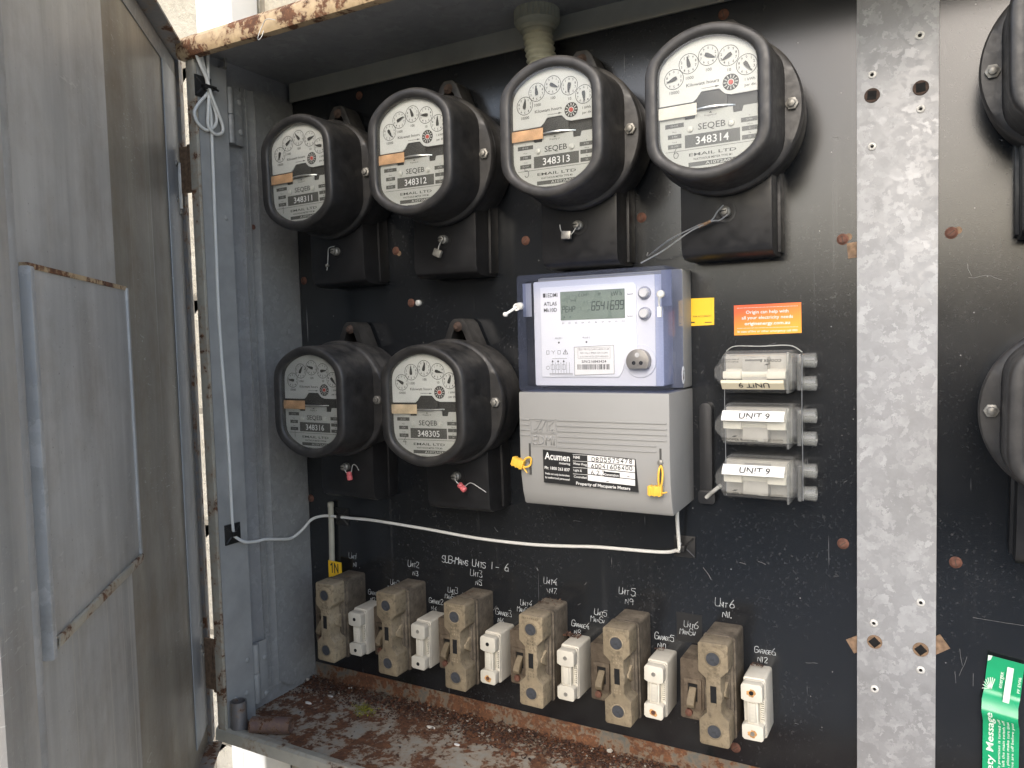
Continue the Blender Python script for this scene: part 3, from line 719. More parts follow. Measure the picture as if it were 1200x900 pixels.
# ------------------------------------------------------------------ white trunking, timber post, plant behind the cabinet
tr = MB().prism_x([(0, 0)], 0, 0) if False else MB()
tr.loft([[(x, y, z) for x, y in rrect(-.175, -.098, -.02, .036, .004)] for z in (0, 2.62)])
tr.box(-.148, -.146, -.0212, -.0195, 0, 2.61)
tag(part('cable_trunking', tr, 'pvc', None), 'white plastic cable trunking running up the block wall beside the cabinet', 'trunking')
tag(part('timber_post', MB().box(.075, .155, -.13, -.05, 0, FZ - .0145), 'post', None, .003), 'weathered timber post under the cabinet floor', 'post')

# ------------------------------------------------------------------ dial meters
def clipped(rc, hw, n=72, it=3):
    pts = []
    for i in range(n):
        t = 2 * math.pi * i / n
        x, z = rc * math.cos(t), rc * math.sin(t)
        if abs(x) > hw:
            s_ = hw / abs(x); z0 = math.sqrt(rc * rc - hw * hw); z = z0 * (math.tan(t) * hw if math.cos(t) > 0 else -math.tan(t) * hw) / z0 if abs(math.tan(t)) * hw < z0 else math.copysign(z0, z)
            x = math.copysign(hw, x)
        pts.append((x, z))
    for _ in range(it):
        pts = [((pts[i - 1][0] + 2 * pts[i][0] + pts[(i + 1) % n][0]) / 4, (pts[i - 1][1] + 2 * pts[i][1] + pts[(i + 1) % n][1]) / 4) for i in range(n)]
    return pts
def ring3(pts, y): return [(x, y, z) for x, z in pts]

K = {}
K['base'] = mesh(MB().stack([(.001, .070), (-.006, .0735), (-.03, .0765), (-.0485, .0775), (-.0505, .0768)], 64), 'bake', smooth=30)
lug = MB().ring_prism([(-.026, .066), (-.012, .098), (-.006, .1035), (.006, .1035), (.012, .098), (.026, .066), (.01, .06), (-.01, .06)],
                      [(-.0125, .0745), (-.007, .0875), (-.004, .0905), (.004, .0905), (.007, .0875), (.0125, .0745), (.004, .0735), (-.004, .0735)], -.034, -.004)
K['lug'] = mesh(lug, 'bake', .001)
K['lug_screw'] = mesh(MB().stack([(.001, .0045), (-.03, .0045), (-.034, .0065), (-.036, .005), (-.0385, .003)], 14, c=(0, 0, .0935)), 'rust_dark')
o_ = clipped(.0733, .0605); inn = clipped(.0622, .0477)
def sc(p, k, dx=0): return [(x * k, z * k) for x, z in p]
cov = MB()
cir = [(.0785 * math.cos(2 * math.pi * i / 72), .0785 * math.sin(2 * math.pi * i / 72)) for i in range(72)]
cov.loft([ring3(sc(cir, .985), -.0505), ring3(cir, -.0525), ring3(cir, -.0595), ring3(sc(cir, .98), -.0615), ring3(sc(o_, 1.022), -.0625), ring3(sc(o_, 1.012), -.068), ring3(o_, -.112),
          ring3(sc(o_, .995), -.1168), ring3(sc(o_, .98), -.1193), ring3(sc(o_, .955), -.1205), ring3(sc(inn, 1.06), -.1203), ring3(sc(inn, 1.02), -.1195),
          ring3(inn, -.118), ring3(sc(inn, .99), -.1165), ring3(sc(inn, .985), -.1085)], True, False)
K['cover'] = mesh(cov, 'bake', smooth=42)
K['glass'] = mesh(MB().prism(sc(inn, .987), -.1112, -.1095), 'glass')
K['plate_back'] = mesh(MB().prism(sc(inn, 1.03), -.098, -.1), 'dark_in')
# dial plates: upper with a stepped lower edge, lower with straight top
def upper_plate():
    arc = [(x, z) for x, z in clipped(.0632, .0485, 96, 2)]
    top = sorted([p for p in arc if p[1] > .0042], key=lambda p: math.atan2(p[1], p[0]))
    low = [(-.0485, .0035), (-.014, .0035), (-.0105, .006), (-.006, .0118), (.011, .0118), (.0135, .009), (.0165, .0062), (.022, .0045), (.029, .0045), (.0485, .0045)]
    return MB().prism(top + low, -.1025, -.104)
def lower_plate():
    arc = [(x, z) for x, z in clipped(.0632, .0485, 96, 2)]
    bot = sorted([p for p in arc if p[1] < -.0085], key=lambda p: math.atan2(p[1], p[0]))
    up = [(.0485, -.0075), (.0335, -.0075), (.032, -.0125), (.024, -.0125), (.0235, -.0065), (-.012, -.0065), (-.0125, -.0125), (-.022, -.0125), (-.0235, -.0075), (-.0485, -.0075)]
    return MB().prism(bot + up, -.1025, -.104)
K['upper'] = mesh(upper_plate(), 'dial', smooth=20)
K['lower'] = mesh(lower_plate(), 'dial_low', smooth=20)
DI = [(-.0323, .0278), (-.0177, .0399), (.0012, .0442), (.0203, .0402), (.0366, .0290)]
pm = MB(); Y = -.1042
for k, (x, z) in enumerate(DI):
    pm.circle_line(x, z, .0094, .0006, Y, 30)
    for d in range(10):
        t = R(90 + (36 if k % 2 else -36) * d)
        pm.text(str(d), x + .0072 * math.cos(t), z + .0070 * math.sin(t), .0025, Y, None, .012, res=1)
for s_, x, z in (('10000', -.032, .0152), ('1000', -.0168, .0266), ('100', .0016, .0310), ('10', .0208, .0272)):
    pm.text(s_, x, z, .0029, Y, None, .008)
pm.text('1 kWh', .0395, .0155, .0025, Y, None, .01); pm.text('per div.', .040, .0105, .0025, Y, None, .01)
pm.text('Kilowatt hours', -.0045, .0197, .0031, Y, .0315, .008)
pm.rect(.0015, .0144, .014, .0004, Y).flat([(.0075, .0135), (.0115, .0144), (.0075, .0153)], Y)
pm.text('SEQEB', .0036, -.0207, .0058, Y, .0262, .006)
pm.text('Property of', .0026, -.0112, .0017, Y); pm.flat([(.0012, -.0094), (.0042, -.0094), (.0027, -.0078)], Y)
pm.rect(.003, -.0412, .09, .0004, Y)
pm.text('EMAIL LTD', .004, -.0462, .0028, Y, .045, .01)
pm.text('WATTHOUR METER TYPE M1', .004, -.0507, .0020, Y, .037, .012)
pm.text('MADE IN AUSTRALIA', .0035, -.0602, .0014, Y, .022)
for x, z, s_ in ((-.0325, -.0128, 'V'), (-.0325, -.0222, 'Phase'), (-.0325, -.032, 'Serial'), (.039, -.0172, 'A'), (.039, -.0252, 'Wires'), (.039, -.0332, 'Hz')):
    pm.text(s_, x, z, .0014, Y, res=1)
pm.circle_line(.022, .0156, .0054, .0044, Y, 28)
K['print'] = mesh(pm, 'ink', fixn=False)
gm = MB()
for x, z, w in ((-.0325, -.0165, .0185), (-.0325, -.0268, .0135), (-.0325, -.0362, .0135), (.0385, -.021, .015), (.039, -.029, .0145), (.039, -.037, .0145)):
    gm.rect(x, z, w, .0042, -.1041)
gm.rect(.0038, -.0332, .0525, .0122, -.1041); gm.rect(.004, -.0555, .0465, .0041, -.1041)
K['grey'] = mesh(gm, 'ink_grey', fixn=False)
wm = MB()
for i in range(12):
    t = R(30 * i); a = Vector((math.cos(t), math.sin(t))); q = Vector((-a.y, a.x)) * .0005
    p0 = a * .004; p1 = a * .0068
    wm.flat([(.022 + p0.x - q.x, .0156 + p0.y - q.y), (.022 + p1.x - q.x, .0156 + p1.y - q.y), (.022 + p1.x + q.x, .0156 + p1.y + q.y), (.022 + p0.x + q.x, .0156 + p0.y + q.y)], -.1043)
wm.text('A10Y2A03', .0105, -.0555, .0027, -.1043, .026, .008)
for x, z in ((-.0325, -.0165), (-.0325, -.0268), (-.0325, -.0362), (.0385, -.021), (.039, -.029), (.039, -.037)):
    wm.text(random.choice(['240', '15-100', '50', '3 PH', '1', '2']), x, z, .0019, -.1043, res=1)
K['wprint'] = mesh(wm, 'dial_low', fixn=False)
K['hub'] = mesh(MB().stack([(-.1035, .0024), (-.1047, .0022)], 16, c=(.022, 0, .0156)), 'red')
K['rdisc'] = mesh(MB().stack([(-.0018, .0335), (-.0006, .0335)], 48, axis='z', c=(.0025, -.0755, -.0035)), 'disc')
K['rotor'] = mesh(MB().box(-.013, .018, -.1005, -.1028, -.006, .0115), 'dark_in', .0005)
K['pscrew'] = mesh(MB().stack([(-.1035, .003), (-.1055, .0028), (-.106, .0015)], 14), 'rivet')
K['side_screw'] = mesh(MB().stack([(-.06, .0055), (-.0655, .0055), (-.0662, .0038), (-.0685, .0034), (-.0692, .0022)], 14), 'dull_steel')
K['side_nut'] = mesh(MB().prism(circ(.0062, 6), -.0612, -.0655), 'dull_steel', .0004)
def hand():
    pts = []
    for i in range(15):
        t = R(200 - 220 * i / 14); pts.append((.0026 * math.cos(t), -.0022 + .0026 * math.sin(t) * -1))
    return MB().prism([(-.0014, -.0032), (.0014, -.0032), (.0019, -.001), (.0013, .003), (.0004, .0068), (-.0004, .0068), (-.0013, .003), (-.0019, -.001)], -.1046, -.1051)
K['hand'] = mesh(hand(), 'ink')
tc = MB().prism_x([(.001, -.1395), (-.02, -.1405), (-.0395, -.1395), (-.0465, -.1355), (-.0495, -.128), (-.0495, -.05), (-.046, -.046), (.001, -.046)], -.0465, .0465)
K['term'] = mesh(tc, 'bake_smooth', .0016)
K['term_base'] = mesh(MB().prism_x([(.001, -.136), (-.019, -.1365), (-.019, -.047), (.001, -.047)], -.0495, .0495), 'bake_smooth', .001)
K['term_ring'] = mesh(MB().ring_prism(circ(.0105, 28, .001, -.0945), circ(.0085, 28, .001, -.0945), -.0494, -.0502), 'bake_smooth')
K['term_screw'] = mesh(MB().stack([(-.049, .0055), (-.0545, .0055), (-.056, .004), (-.0595, .0038), (-.0605, .002)], 14, c=(.001, 0, -.0945)), 'dull_steel')
K['term_slot'] = mesh(MB().prism([(-.0026, -.0953), (.0038, -.0947), (.0042, -.0936), (-.0022, -.0942)], -.0602, -.0609), 'hole')
def flag(): return MB().prism_x([(-.1062, -.0098), (-.1068, -.0098), (-.1072, -.004), (-.1068, .0014), (-.1062, .0014), (-.1066, -.004)], -.0475, -.0098)
K['flag'] = mesh(flag(), 'copper')

def dial_meter(x, z, num, label, flagmat, hands, mark=None, simple=False):
    t = thing('electricity_meter', label, 'electricity meter', (x, 0, z), 'round dial meters on the black board')
    t.rotation_euler = (0, R(random.uniform(-.9, .9)), 0)
    part('base', K['base'], None, t)
    l = part('mounting_lug', K['lug'], None, t); part('lug_screw', K['lug_screw'], None, l)
    part('cover', K['cover'], None, t)
    for s_ in (-1, 1):
        part('cover_nut', K['side_nut'], None, t, loc=(s_ * .0685, 0, .0))
        part('cover_screw', K['side_screw'], None, t, loc=(s_ * .0685, 0, .0))
    dl = (0, -.008, 0)
    part('backing_plate', K['plate_back'], None, t, loc=dl)
    d = part('dial_plate', K['upper'], None, t, loc=dl)
    part('dial_print', K['print'], None, d); part('test_dial_hub', K['hub'], None, d); part('white_print', K['wprint'], None, d)
    for (dx, dzz), h in zip(DI, hands):
        q = part('pointer', K['hand'], None, d, loc=(dx, 0, dzz)); q.rotation_euler = (0, R(h), 0)
    n_ = part('name_plate', K['lower'], None, t, loc=dl)
    part('grey_print', K['grey'], None, n_)
    if num: prnt('serial_number', MB().text(num, .004, -.0334, .0072, -.1044, .0315, .006), 'white_print', n_)
    for q in (-.017, .022): part('plate_screw', K['pscrew'], None, n_, loc=(q, 0, -.0218))
    if mark:
        mb = MB()
        for pl in GL[mark].split(';'): mb.stroke([(-.0335 + int(a[0]) * .0011, -.0475 + int(a[1]) * .0017) for a in pl.split()], .0006, -.1044)
        prnt('pen_mark', mb, 'ink', n_)
    part('rotor_disc', K['rdisc'], None, t, loc=dl); part('rotor', K['rotor'], None, t, loc=dl)
    if flagmat:
        f = part('stop_tag', mesh(flag(), flagmat, name='stop_tag'), None, t, loc=dl)
    part('glass', K['glass'], None, t, loc=(0, -.0062, 0))
    part('terminal_base', K['term_base'], None, t)
    tcv = part('terminal_cover', K['term'], None, t)
    part('recess_ring', K['term_ring'], None, tcv); part('terminal_screw', K['term_screw'], None, tcv); part('screw_slot', K['term_slot'], None, tcv)
    return t
dial_meter(.1165, 1.619, '348311', 'round black dial meter numbered 348311 in the corner beside the grey side leaf', 'copper', (-165, 55, -40, 75, -80), '1')
dial_meter(.2945, 1.620, '348312', 'round black dial meter numbered 348312 with an orange tag', 'copper', (150, 65, -20, -85, 0), None)
dial_meter(.4765, 1.6205, '348313', 'round black dial meter numbered 348313 below the beige conduit gland', 'copper', (10, -5, 118, 190, 175), '5')
dial_meter(.6405, 1.6188, '348314', 'round black dial meter numbered 348314 with a white tag', 'white_tag', (-110, -10, 115, -120, 145), '6')
dial_meter(.1215, 1.3255, '348316', 'round black dial meter numbered 348316 low down beside the side leaf', 'copper', (-85, 30, -75, 85, 140), '1')
dial_meter(.3005, 1.324, '348305', 'round black dial meter numbered 348305 beside the digital meter', 'copper_pale', (-60, 0, 15, 105, 20), '4')
dial_meter(.9415, 1.619, '', 'round black dial meter high on the board beyond the zinc strip', 'copper', (20, 60, -30, 75, -80))
dial_meter(.9430, 1.325, '', 'round black dial meter low on the board beyond the zinc strip', 'copper', (50, -60, 30, 5, 80))

# seals on the terminal covers
GS = 'crimped seals hanging on meter screws'
def seal(name, label, x, z, y, mat, ang, wires, size=.0095, roundseal=False):
    t = thing(name, label, 'seal', (x, y, z), GS)
    mb = MB()
    if roundseal: mb.loft([[(-.5 * size + size * q, .0038 * rr * math.cos(R(a)), .0038 * rr * math.sin(R(a))) for a in range(0, 360, 30)] for q, rr in ((0, .8), (.1, 1), (.3, 1), (.4, .85), (.5, 1), (.9, 1), (1, .8))])
    else: mb.box(-size * .5, size * .5, -.0025, .0025, -size * .4, size * .4)
    o = part('seal_body', mb, mat, t, 0 if roundseal else .0012); o.rotation_euler = (0, R(ang), 0)
    for k, w in enumerate(wires):
        w = [(a - x, b - y, c - z) for a, b, c in w]
        part('seal_wire', MB().tube(w, .00055, 6), 'wirepale', t)
    return t
def ts(x, z): return (x + .001, -.058, z - .0945)
a = ts(.1165, 1.619)
seal('lead_seal', 'thin twisted wire seal tail on the corner meter 348311 terminal screw', a[0] - .0105, a[2] - .0185, -.057, 'dull_steel', 65, [[(a[0] + .004, -.058, a[2] + .006), (a[0] - .006, -.058, a[2] + .004), (a[0] - .0075, -.058, a[2] - .006), (a[0] - .0095, -.057, a[2] - .016), (a[0] - .012, -.0565, a[2] - .025)]], .004)
a = ts(.2945, 1.620)
seal('lead_seal', 'square grey crimp seal below the screw of meter 348312', a[0] - .0075, a[2] - .0165, -.057, 'dull_steel', 25, [[(a[0] + .002, -.058, a[2]), (a[0] - .003, -.0585, a[2] - .006), (a[0] - .0065, -.057, a[2] - .013)]], .0115)
a = ts(.4765, 1.6205)
seal('lead_seal', 'pale grey crimp seal beside the screw of meter 348313', a[0] - .0125, a[2] - .0105, -.058, 'steel', 5, [[(a[0], -.059, a[2] - .003), (a[0] - .005, -.0585, a[2] - .009), (a[0] - .01, -.058, a[2] - .011)], [(a[0] - .016, -.058, a[2] - .01), (a[0] - .02, -.057, a[2] - .004), (a[0] - .021, -.057, a[2] + .002)]], .0115)
a = ts(.1215, 1.3255)
seal('plastic_seal', 'pink plastic seal with a short wire under meter 348316', a[0] + .0085, a[2] - .0115, -.056, 'pink', 80, [[(a[0], -.058, a[2]), (a[0] + .004, -.058, a[2] - .006), (a[0] + .008, -.057, a[2] - .011)], [(a[0] + .012, -.056, a[2] - .006), (a[0] + .015, -.056, a[2] + .004), (a[0] + .021, -.056, a[2] + .003), (a[0] + .025, -.056, a[2] - .003)]], .0115, True)
a = ts(.3005, 1.324)
seal('plastic_seal', 'pink plastic seal with a long bent wire under meter 348305', a[0] + .0125, a[2] - .0125, -.057, 'pink', 40, [[(a[0], -.059, a[2]), (a[0] + .006, -.059, a[2] - .006), (a[0] + .011, -.057, a[2] - .011)], [(a[0] + .016, -.057, a[2] - .012), (a[0] + .025, -.057, a[2] - .006), (a[0] + .037, -.055, a[2] - .012), (a[0] + .045, -.0535, a[2] - .017)]], .012, True)
a = ts(.6405, 1.6188)
w1 = [(a[0], -.059, a[2] + .006), (a[0] - .006, -.0595, a[2]), (a[0] - .013, -.059, a[2] - .0085), (a[0] - .03, -.057, a[2] - .013), (a[0] - .06, -.052, a[2] - .024), (a[0] - .09, -.03, a[2] - .036), (a[0] - .10, -.004, a[2] - .03)]
w2 = [(a[0] + .004, -.059, a[2] - .004), (a[0] - .004, -.0595, a[2] - .009), (a[0] - .013, -.059, a[2] - .0095), (a[0] - .035, -.06, a[2] - .018), (a[0] - .06, -.066, a[2] - .035), (a[0] - .085, -.07, a[2] - .0475)]
t = thing('seal_wire_pair', 'twisted grey wire pair from meter 348314 screw down to the digital meter', 'wire', a)
for w in (w1, w2): part('wire_strand', MB().tube([(p[0] - a[0], p[1] - a[1], p[2] - a[2]) for p in w], .0008, 6), 'wire', t)
part('ferrule', MB().cyl((-.013, -.001, -.009), (-.026, .0005, -.0135), .0017, n=10), 'rust_hole', t)

# ------------------------------------------------------------------ digital meter
E0 = (.5018, 0, 1.209)
ed = thing('digital_meter', 'grey digital electricity meter with a clear blue cover and green display', 'digital meter', E0)
HW = .0885
part('back_case', MB().box(-HW, HW, .001, -.032, .1322, .2625), 'edmi_back', ed, .003)
low = [(.001, .003), (.001, .1305), (-.0855, .1305), (-.0858, .06), (-.0845, .035), (-.0812, .016), (-.0765, .002), (-.0745, 0)]
lo = part('terminal_cover', MB().prism_x(low, -HW, HW), 'edmi', ed, .0016, smooth=30)
YF = -.0858
def fy(z): return YF if z > .06 else YF + (.06 - z) ** 2 * 4
rb = MB()
for i, z in enumerate((.0985, .0925, .0865, .0805, .0745, .0685)):
    rb.box(-.0405, .0855 if i < 4 else .0745, YF + .0005, YF - .0011, z, z + .0014)
    if i < 4: rb.box(-.0865, -.075, YF + .0005, YF - .0011, z, z + .0014)
part('rib', rb, 'edmi', lo, .0003, label='moulded ribs across the grey cover')
em = MB().box(-.073, -.0425, YF + .0005, YF - .0008, .069, .0692).box(-.0735, -.0733, YF + .0005, YF - .0008, .069, .1).box(-.0418, -.0416, YF + .0005, YF - .0008, .069, .1).box(-.073, -.0425, YF + .0005, YF - .0008, .0995, .1).box(-.073, -.0425, YF + .0005, YF - .0008, .0838, .0842)
def embossed(txt, cx, cz, h, w, par, y0, d, mat, bold=0.):
    vs, fs, (x0, x1, z0, z1) = text_geo(txt, bold, 2); kx = w / (x1 - x0); k = h / .69
    cu = MB(); cu.add([(cx + (a - (x0 + x1) / 2) * kx, y0, cz + (b - .345) * k) for a, b in vs], fs)
    me = mesh(cu, mat, 0, 1, 30, txt, False)
    bm = bmesh.new(); bm.from_mesh(me); r = bmesh.ops.extrude_face_region(bm, geom=bm.faces[:]); 
    for v in r['geom']:
        if isinstance(v, bmesh.types.BMVert): v.co.y -= d
    bmesh.ops.recalc_face_normals(bm, faces=bm.faces); bm.to_mesh(me); bm.free()
    return part('raised_lettering', me, None, par)
embossed('EDMI', -.0575, .0765, .0105, .027, lo, YF + .0002, .0012, 'edmi', 0.)
def bar(mb, x0, z0, x1, z1, w):
    d = Vector((x1 - x0, z1 - z0)).normalized(); q = Vector((-d.y, d.x)) * w / 2
    mb.prism([(x0 - q.x, z0 - q.y), (x1 - q.x, z1 - q.y), (x1 + q.x, z1 + q.y), (x0 + q.x, z0 + q.y)], YF + .0005, YF - .0011)
for x in (-.0665, -.0605): bar(em, x, .0885, x + .0055, .098, .0014); em.ring_prism(circ(.0023, 14, x - .001, .0872), circ(.0012, 14, x - .001, .0872), YF + .0005, YF - .0011)
bar(em, -.067, .098, -.0595, .098, .0012); bar(em, -.0535, .086, -.0535, .0985, .0012); bar(em, -.0545, .0985, -.0455, .0985, .0012)
bar(em, -.050, .0872, -.050, .094, .0012); bar(em, -.050, .092, -.0445, .0985, .0013); em.ring_prism(circ(.0022, 14, -.0462, .0872), circ(.0011, 14, -.0462, .0872), YF + .0005, YF - .0011)
part('moulded_emblem', em, 'edmi', lo)
for x, z0, z1 in ((-.0755, .036, .072), (.0785, .036, .073)):
    part('slot', MB().box(x - .0011, x + .0011, YF + .001, YF - .0005, z0, z1), 'ink_grey', lo)
    part('slot_screw', MB().stack([(YF + .002, .003), (YF - .0022, .0028), (YF - .003, .0015)], 14, c=(x, 0, (z0 + z1) / 2 + (.0 if x < 0 else .004))), 'dull_steel', lo)
# black and white ownership label
Yl = YF - .0013
lb = part('owner_label', MB().prism([(-.058, .0285), (.0535, .0255), (.051, .0605), (-.0585, .0655)], YF + .0005, Yl), 'sticker_black', lo)
pl = MB(); yy = Yl - .0002; rt = R(-2.2)
pl.text('Acumen', -.0405, .0585, .0078, yy, .031, .015, rot=rt); pl.text('metering', -.0315, .0515, .0026, yy, rot=rt, bold=.01)
pl.text('Ph: 1800 263 837', -.041, .0450, .0033, yy, .031, .012, rot=rt)
pl.text('Seals cut only be broken', -.041, .0385, .0023, yy, .030, .01, rot=rt); pl.text('by authorised personnel', -.041, .0342, .0023, yy, .030, .01, rot=rt)
pl.text('Property of Macquarie Meters', .0135, .0295, .0034, yy, .063, .014, rot=R(-1.5))
def quad(mb, x0, x1, zt0, zt1, zb0, zb1, y): mb.flat([(x0, zb0), (x1, zb1), (x1, zt1), (x0, zt0)], y)
for i in range(4):
    zt = .0622 - i * .0072
    for x0, x1 in ((-.0045, .0505),):
        quad(pl, x0, x1, zt, zt - .0022, zt - .0064, zt - .0086, yy)
prnt('white_print', pl, 'sticker_white', lb)
bl = MB(); y3 = yy - .0002
for i in range(4):
    zt = .0597 - i * .0072
    bl.stroke([(x_, z_) for x_, z_ in ()], .001, y3) if False else None
hw_ = ['0805575478', '60041606400', '6,2,3', '-']
def penlabel(mb, txt, x, z, h, w, y, rnd, stepx):
    u = h / 6
    for ch in txt:
        if ch in GL:
            for p_ in GL[ch].split(';'):
                if p_: mb.stroke([(x + int(a[0]) * u * .9 + rnd.uniform(-.3, .3) * u, z + int(a[1]) * u + rnd.uniform(-.3, .3) * u) for a in p_.split()], w, y)
        elif ch == ',': mb.stroke([(x, z - u), (x + u, z + u)], w, y)
        x += stepx
rr = random.Random(3)
penlabel(bl, hw_[0], .0015, .0557, .0044, .0008, y3, rr, .0048)
penlabel(bl, hw_[1], .0008, .0486, .0042, .0008, y3, rr, .0044)
penlabel(bl, hw_[2], .0005, .0410, .0046, .0007, y3, rr, .0032)
penlabel(bl, '-', .042, .0395, .004, .0007, y3, rr, .003); penlabel(bl, '-', .018, .0325, .004, .0007, y3, rr, .003)
bl.flat([(.0155, .0396), (.0335, .039), (.0335, .0448), (.0155, .0454)], y3)
for i in range(4):
    zt = .062 - i * .0072; quad(bl, -.0215, -.0038, zt + .0006, zt, zt - .0056, zt - .0062, y3)
prnt('black_print', bl, 'ink', lb)
b2 = MB(); y4 = y3 - .0002
for i, s_ in enumerate(('NMI', 'Meter Prog', 'Light &', 'Controlled')): b2.text(s_, -.0205, .0593 - i * .0072, .0031 if i == 0 else .0024, y4, bold=.01, align='L', rot=rt)
for i in range(4): b2.rect(-.0126, .0621 - i * .0072, .0175, .0004, y4)
b2.text('Generation', .024, .0422, .0028, y4, .0165, .012, rot=R(-1.5))
prnt('label_heading', b2, 'sticker_white', lb)
# upper half: face, display, buttons, port, clear cover
YP = -.064
fc = part('face_plate', MB().prism(rrect(-.0775, .0765, .1365, .2555, .002), -.031, YP), 'edmi_face', ed, .0008)
part('raised_face', MB().prism([(-.068, .1465), (.026, .1465), (.030, .152), (.034, .165), (.047, .177), (.047, .2455), (.044, .2485), (-.068, .2485)], YP + .0005, YP - .0016), 'edmi_white', fc, .0006)
YW = YP - .0017
part('display', MB().prism(rrect(-.0425, .0345, .2105, .2425, .0006), YW + .0004, YW - .0004), 'lcd', fc)
seg = MB(); ys = YW - .0006
SEG = {'0': 'abcdef', '1': 'bc', '2': 'abged', '3': 'abgcd', '4': 'fgbc', '5': 'afgcd', '6': 'afgedc', '7': 'abc', '8': 'abcdefg', '9': 'abfgcd', 'P': 'abefg', 'E': 'afged', 'H': 'bcefg', 'F': 'afge'}
def seven(ch, x, z, w, h, t):
    L = {'a': [(0, h), (w, h)], 'b': [(w, h), (w, h / 2)], 'c': [(w, h / 2), (w, 0)], 'd': [(0, 0), (w, 0)], 'e': [(0, 0), (0, h / 2)], 'f': [(0, h / 2), (0, h)], 'g': [(0, h / 2), (w, h / 2)]}
    for k_ in SEG[ch]:
        (a, b), (c, d) = L[k_]; f = .1
        a2, b2_, c2, d2 = a + (c - a) * f, b + (d - b) * f, c + (a - c) * f, d + (b - d) * f
        seg.stroke([(x + a2 + b2_ * .1, z + b2_), (x + c2 + d2 * .1, z + d2)], t, ys)
for i, ch in enumerate('6541699'): seven(ch, -.0045 + i * .0054 - (.001 if ch == '1' else 0) + (.0008 if i > 3 else 0), .2205, .0038, .0092, .0010)
seg.rect(.0178, .2203, .001, .001, ys)
for i, ch in enumerate('PEHP'): seven(ch, -.0405 + i * .0042, .2195, .0029, .0062, .0007)
seg.text('kW h', .025, .2375, .0046, ys, .0125); seg.text('- - : - -  C L0cl', -.022, .2378, .003, ys); seg.text('Smrt', -.0265, .2325, .0024, ys); seg.text('3P', .005, .2378, .0028, ys)
seg.flat([(-.0385, .2135), (-.0368, .2135), (-.0376, .215)], ys).flat([(-.0315, .2135), (-.0298, .2135), (-.0306, .215)], ys)
prnt('display_segments', seg, 'lcd_ink', fc)
fp = MB(); ye = YW - .0003
fp.text('EDMI', -.0521, .2395, .0046, ye, .0122, .004); fp.rect(-.0628, .2395, .0028, .0046, ye); fp.rect(-.0603, .2395, .0008, .0046, ye)
fp.text('ATLAS', -.0553, .2298, .0042, ye, .0165, .008); fp.text('Mk10D', -.0553, .2228, .0042, ye, .0165, .008)
for i in range(10): fp.text('E%d' % (i + 1), -.0395 + i * .008, .2072, .0018, ye, res=1)
fp.text('PULSE 1', -.0455, .1905, .0018, ye); fp.text('PULSE 2', -.0115, .1905, .0018, ye)
for x in (-.0455, -.0115): fp.flat(circ(.0011, 12, x, .1855), ye)
for x in (-.0598, -.0528, -.0455): 
    q = [(x - .0016, .1725), (x + .0016, .1725), (x + .0016, .1765), (x - .0016, .1765), (x - .0016, .1725)]
    fp.stroke(q if x != -.0528 else [(x - .002, .1765), (x, .1745), (x + .002, .1765), (x, .1745), (x, .1725)], .00035, ye)
fp.stroke([(-.0405, .1725), (-.0345, .1725), (-.0375, .1775), (-.0405, .1725)], .0005, ye); fp.stroke([(-.0375, .1735), (-.0375, .176)], .0006, ye)
for x in (-.054, -.047, -.040): 
    fp.stroke([(x, .1505), (x, .166)], .0003, ye); fp.stroke([(x - .002, .155), (x + .002, .155), (x + .002, .1605), (x - .002, .1605), (x - .002, .155)], .0003, ye); fp.flat([(x - .0013, .1635), (x + .0013, .1635), (x, .166)], ye)
for x in (-.0505, -.0435, -.0365, -.033): fp.stroke([(x, .1505), (x, .163)], .0003, ye)
fp.stroke([(-.058, .1505), (-.029, .1505)], .0004, ye); fp.stroke([(-.058, .149), (-.029, .149)], .0004, ye); fp.stroke([(-.054, .1675), (-.036, .1675)], .0003, ye); fp.circle_line(-.060, .157, .002, .0003, ye, 14)
fp.text('Scroll', .0405, .2362, .0021, ye); fp.text('Select', .0405, .2125, .0021, ye)
prnt('face_print', fp, 'ink_grey', fc)
rl = part('rating_label', MB().rect(.0, 0, 0, 0, 0) if False else MB().prism([(-.0265, .1485), (.021, .150), (.021, .1815), (-.0265, .180)], YW + .0004, YW - .0004), 'sticker_white', fc)
rp = MB(); yr = YW - .0006
rp.text('E231.108.112-22-8311-AVW-12-84', -.0028, .1773, .0019, yr, .036, res=1); rp.text('30% 1Vac 1 IMAX 16A 14.28A', -.0028, .1733, .0019, yr, .033, res=1); rp.text('0-10-10A 14-120-250V 40V-4/10', -.0028, .1693, .0019, yr, .034, res=1)
rp.text('S/N:216843424', -.003, .1638, .0028, yr, .0295, .012); rp.stroke([(-.022, .1671), (.0165, .1673), (.0165, .1795), (-.022, .1788), (-.022, .1671)], .0002, yr)
x = -.0225
while x < .0155:
    w = rr.choice((.0005, .0008, .0012)); rp.rect(x, .1578, w, .0058, yr); x += w + rr.choice((.0005, .0007, .001))
for a, b in (((-.0265, .1485), (.021, .150)), ((.021, .150), (.021, .1815)), ((.021, .1815), (-.0265, .180)), ((-.0265, .180), (-.0265, .1485))): rp.stroke([a, b], .0004, yr)
prnt('label_print', rp, 'ink_grey', rl)
for z in (.2365, .2145):
    b_ = part('button', MB().stack([(YP + .001, .0052), (YP - .006, .005), (YP - .0072, .0042)], 24, c=(.0565, 0, z)), 'button', fc)
    part('button_ring', MB().stack([(YP + .001, .0072), (YP - .0022, .0068), (YP - .0028, .006)], 28, c=(.0565, 0, z)), 'button_ring', b_)
pt = circ(.0128, 40, .0505, .164); pt = [(x, max(z, .1555)) for x, z in pt]
po = part('optical_port', MB().prism(pt, YP, YP - .0105), 'port', fc, .0006)
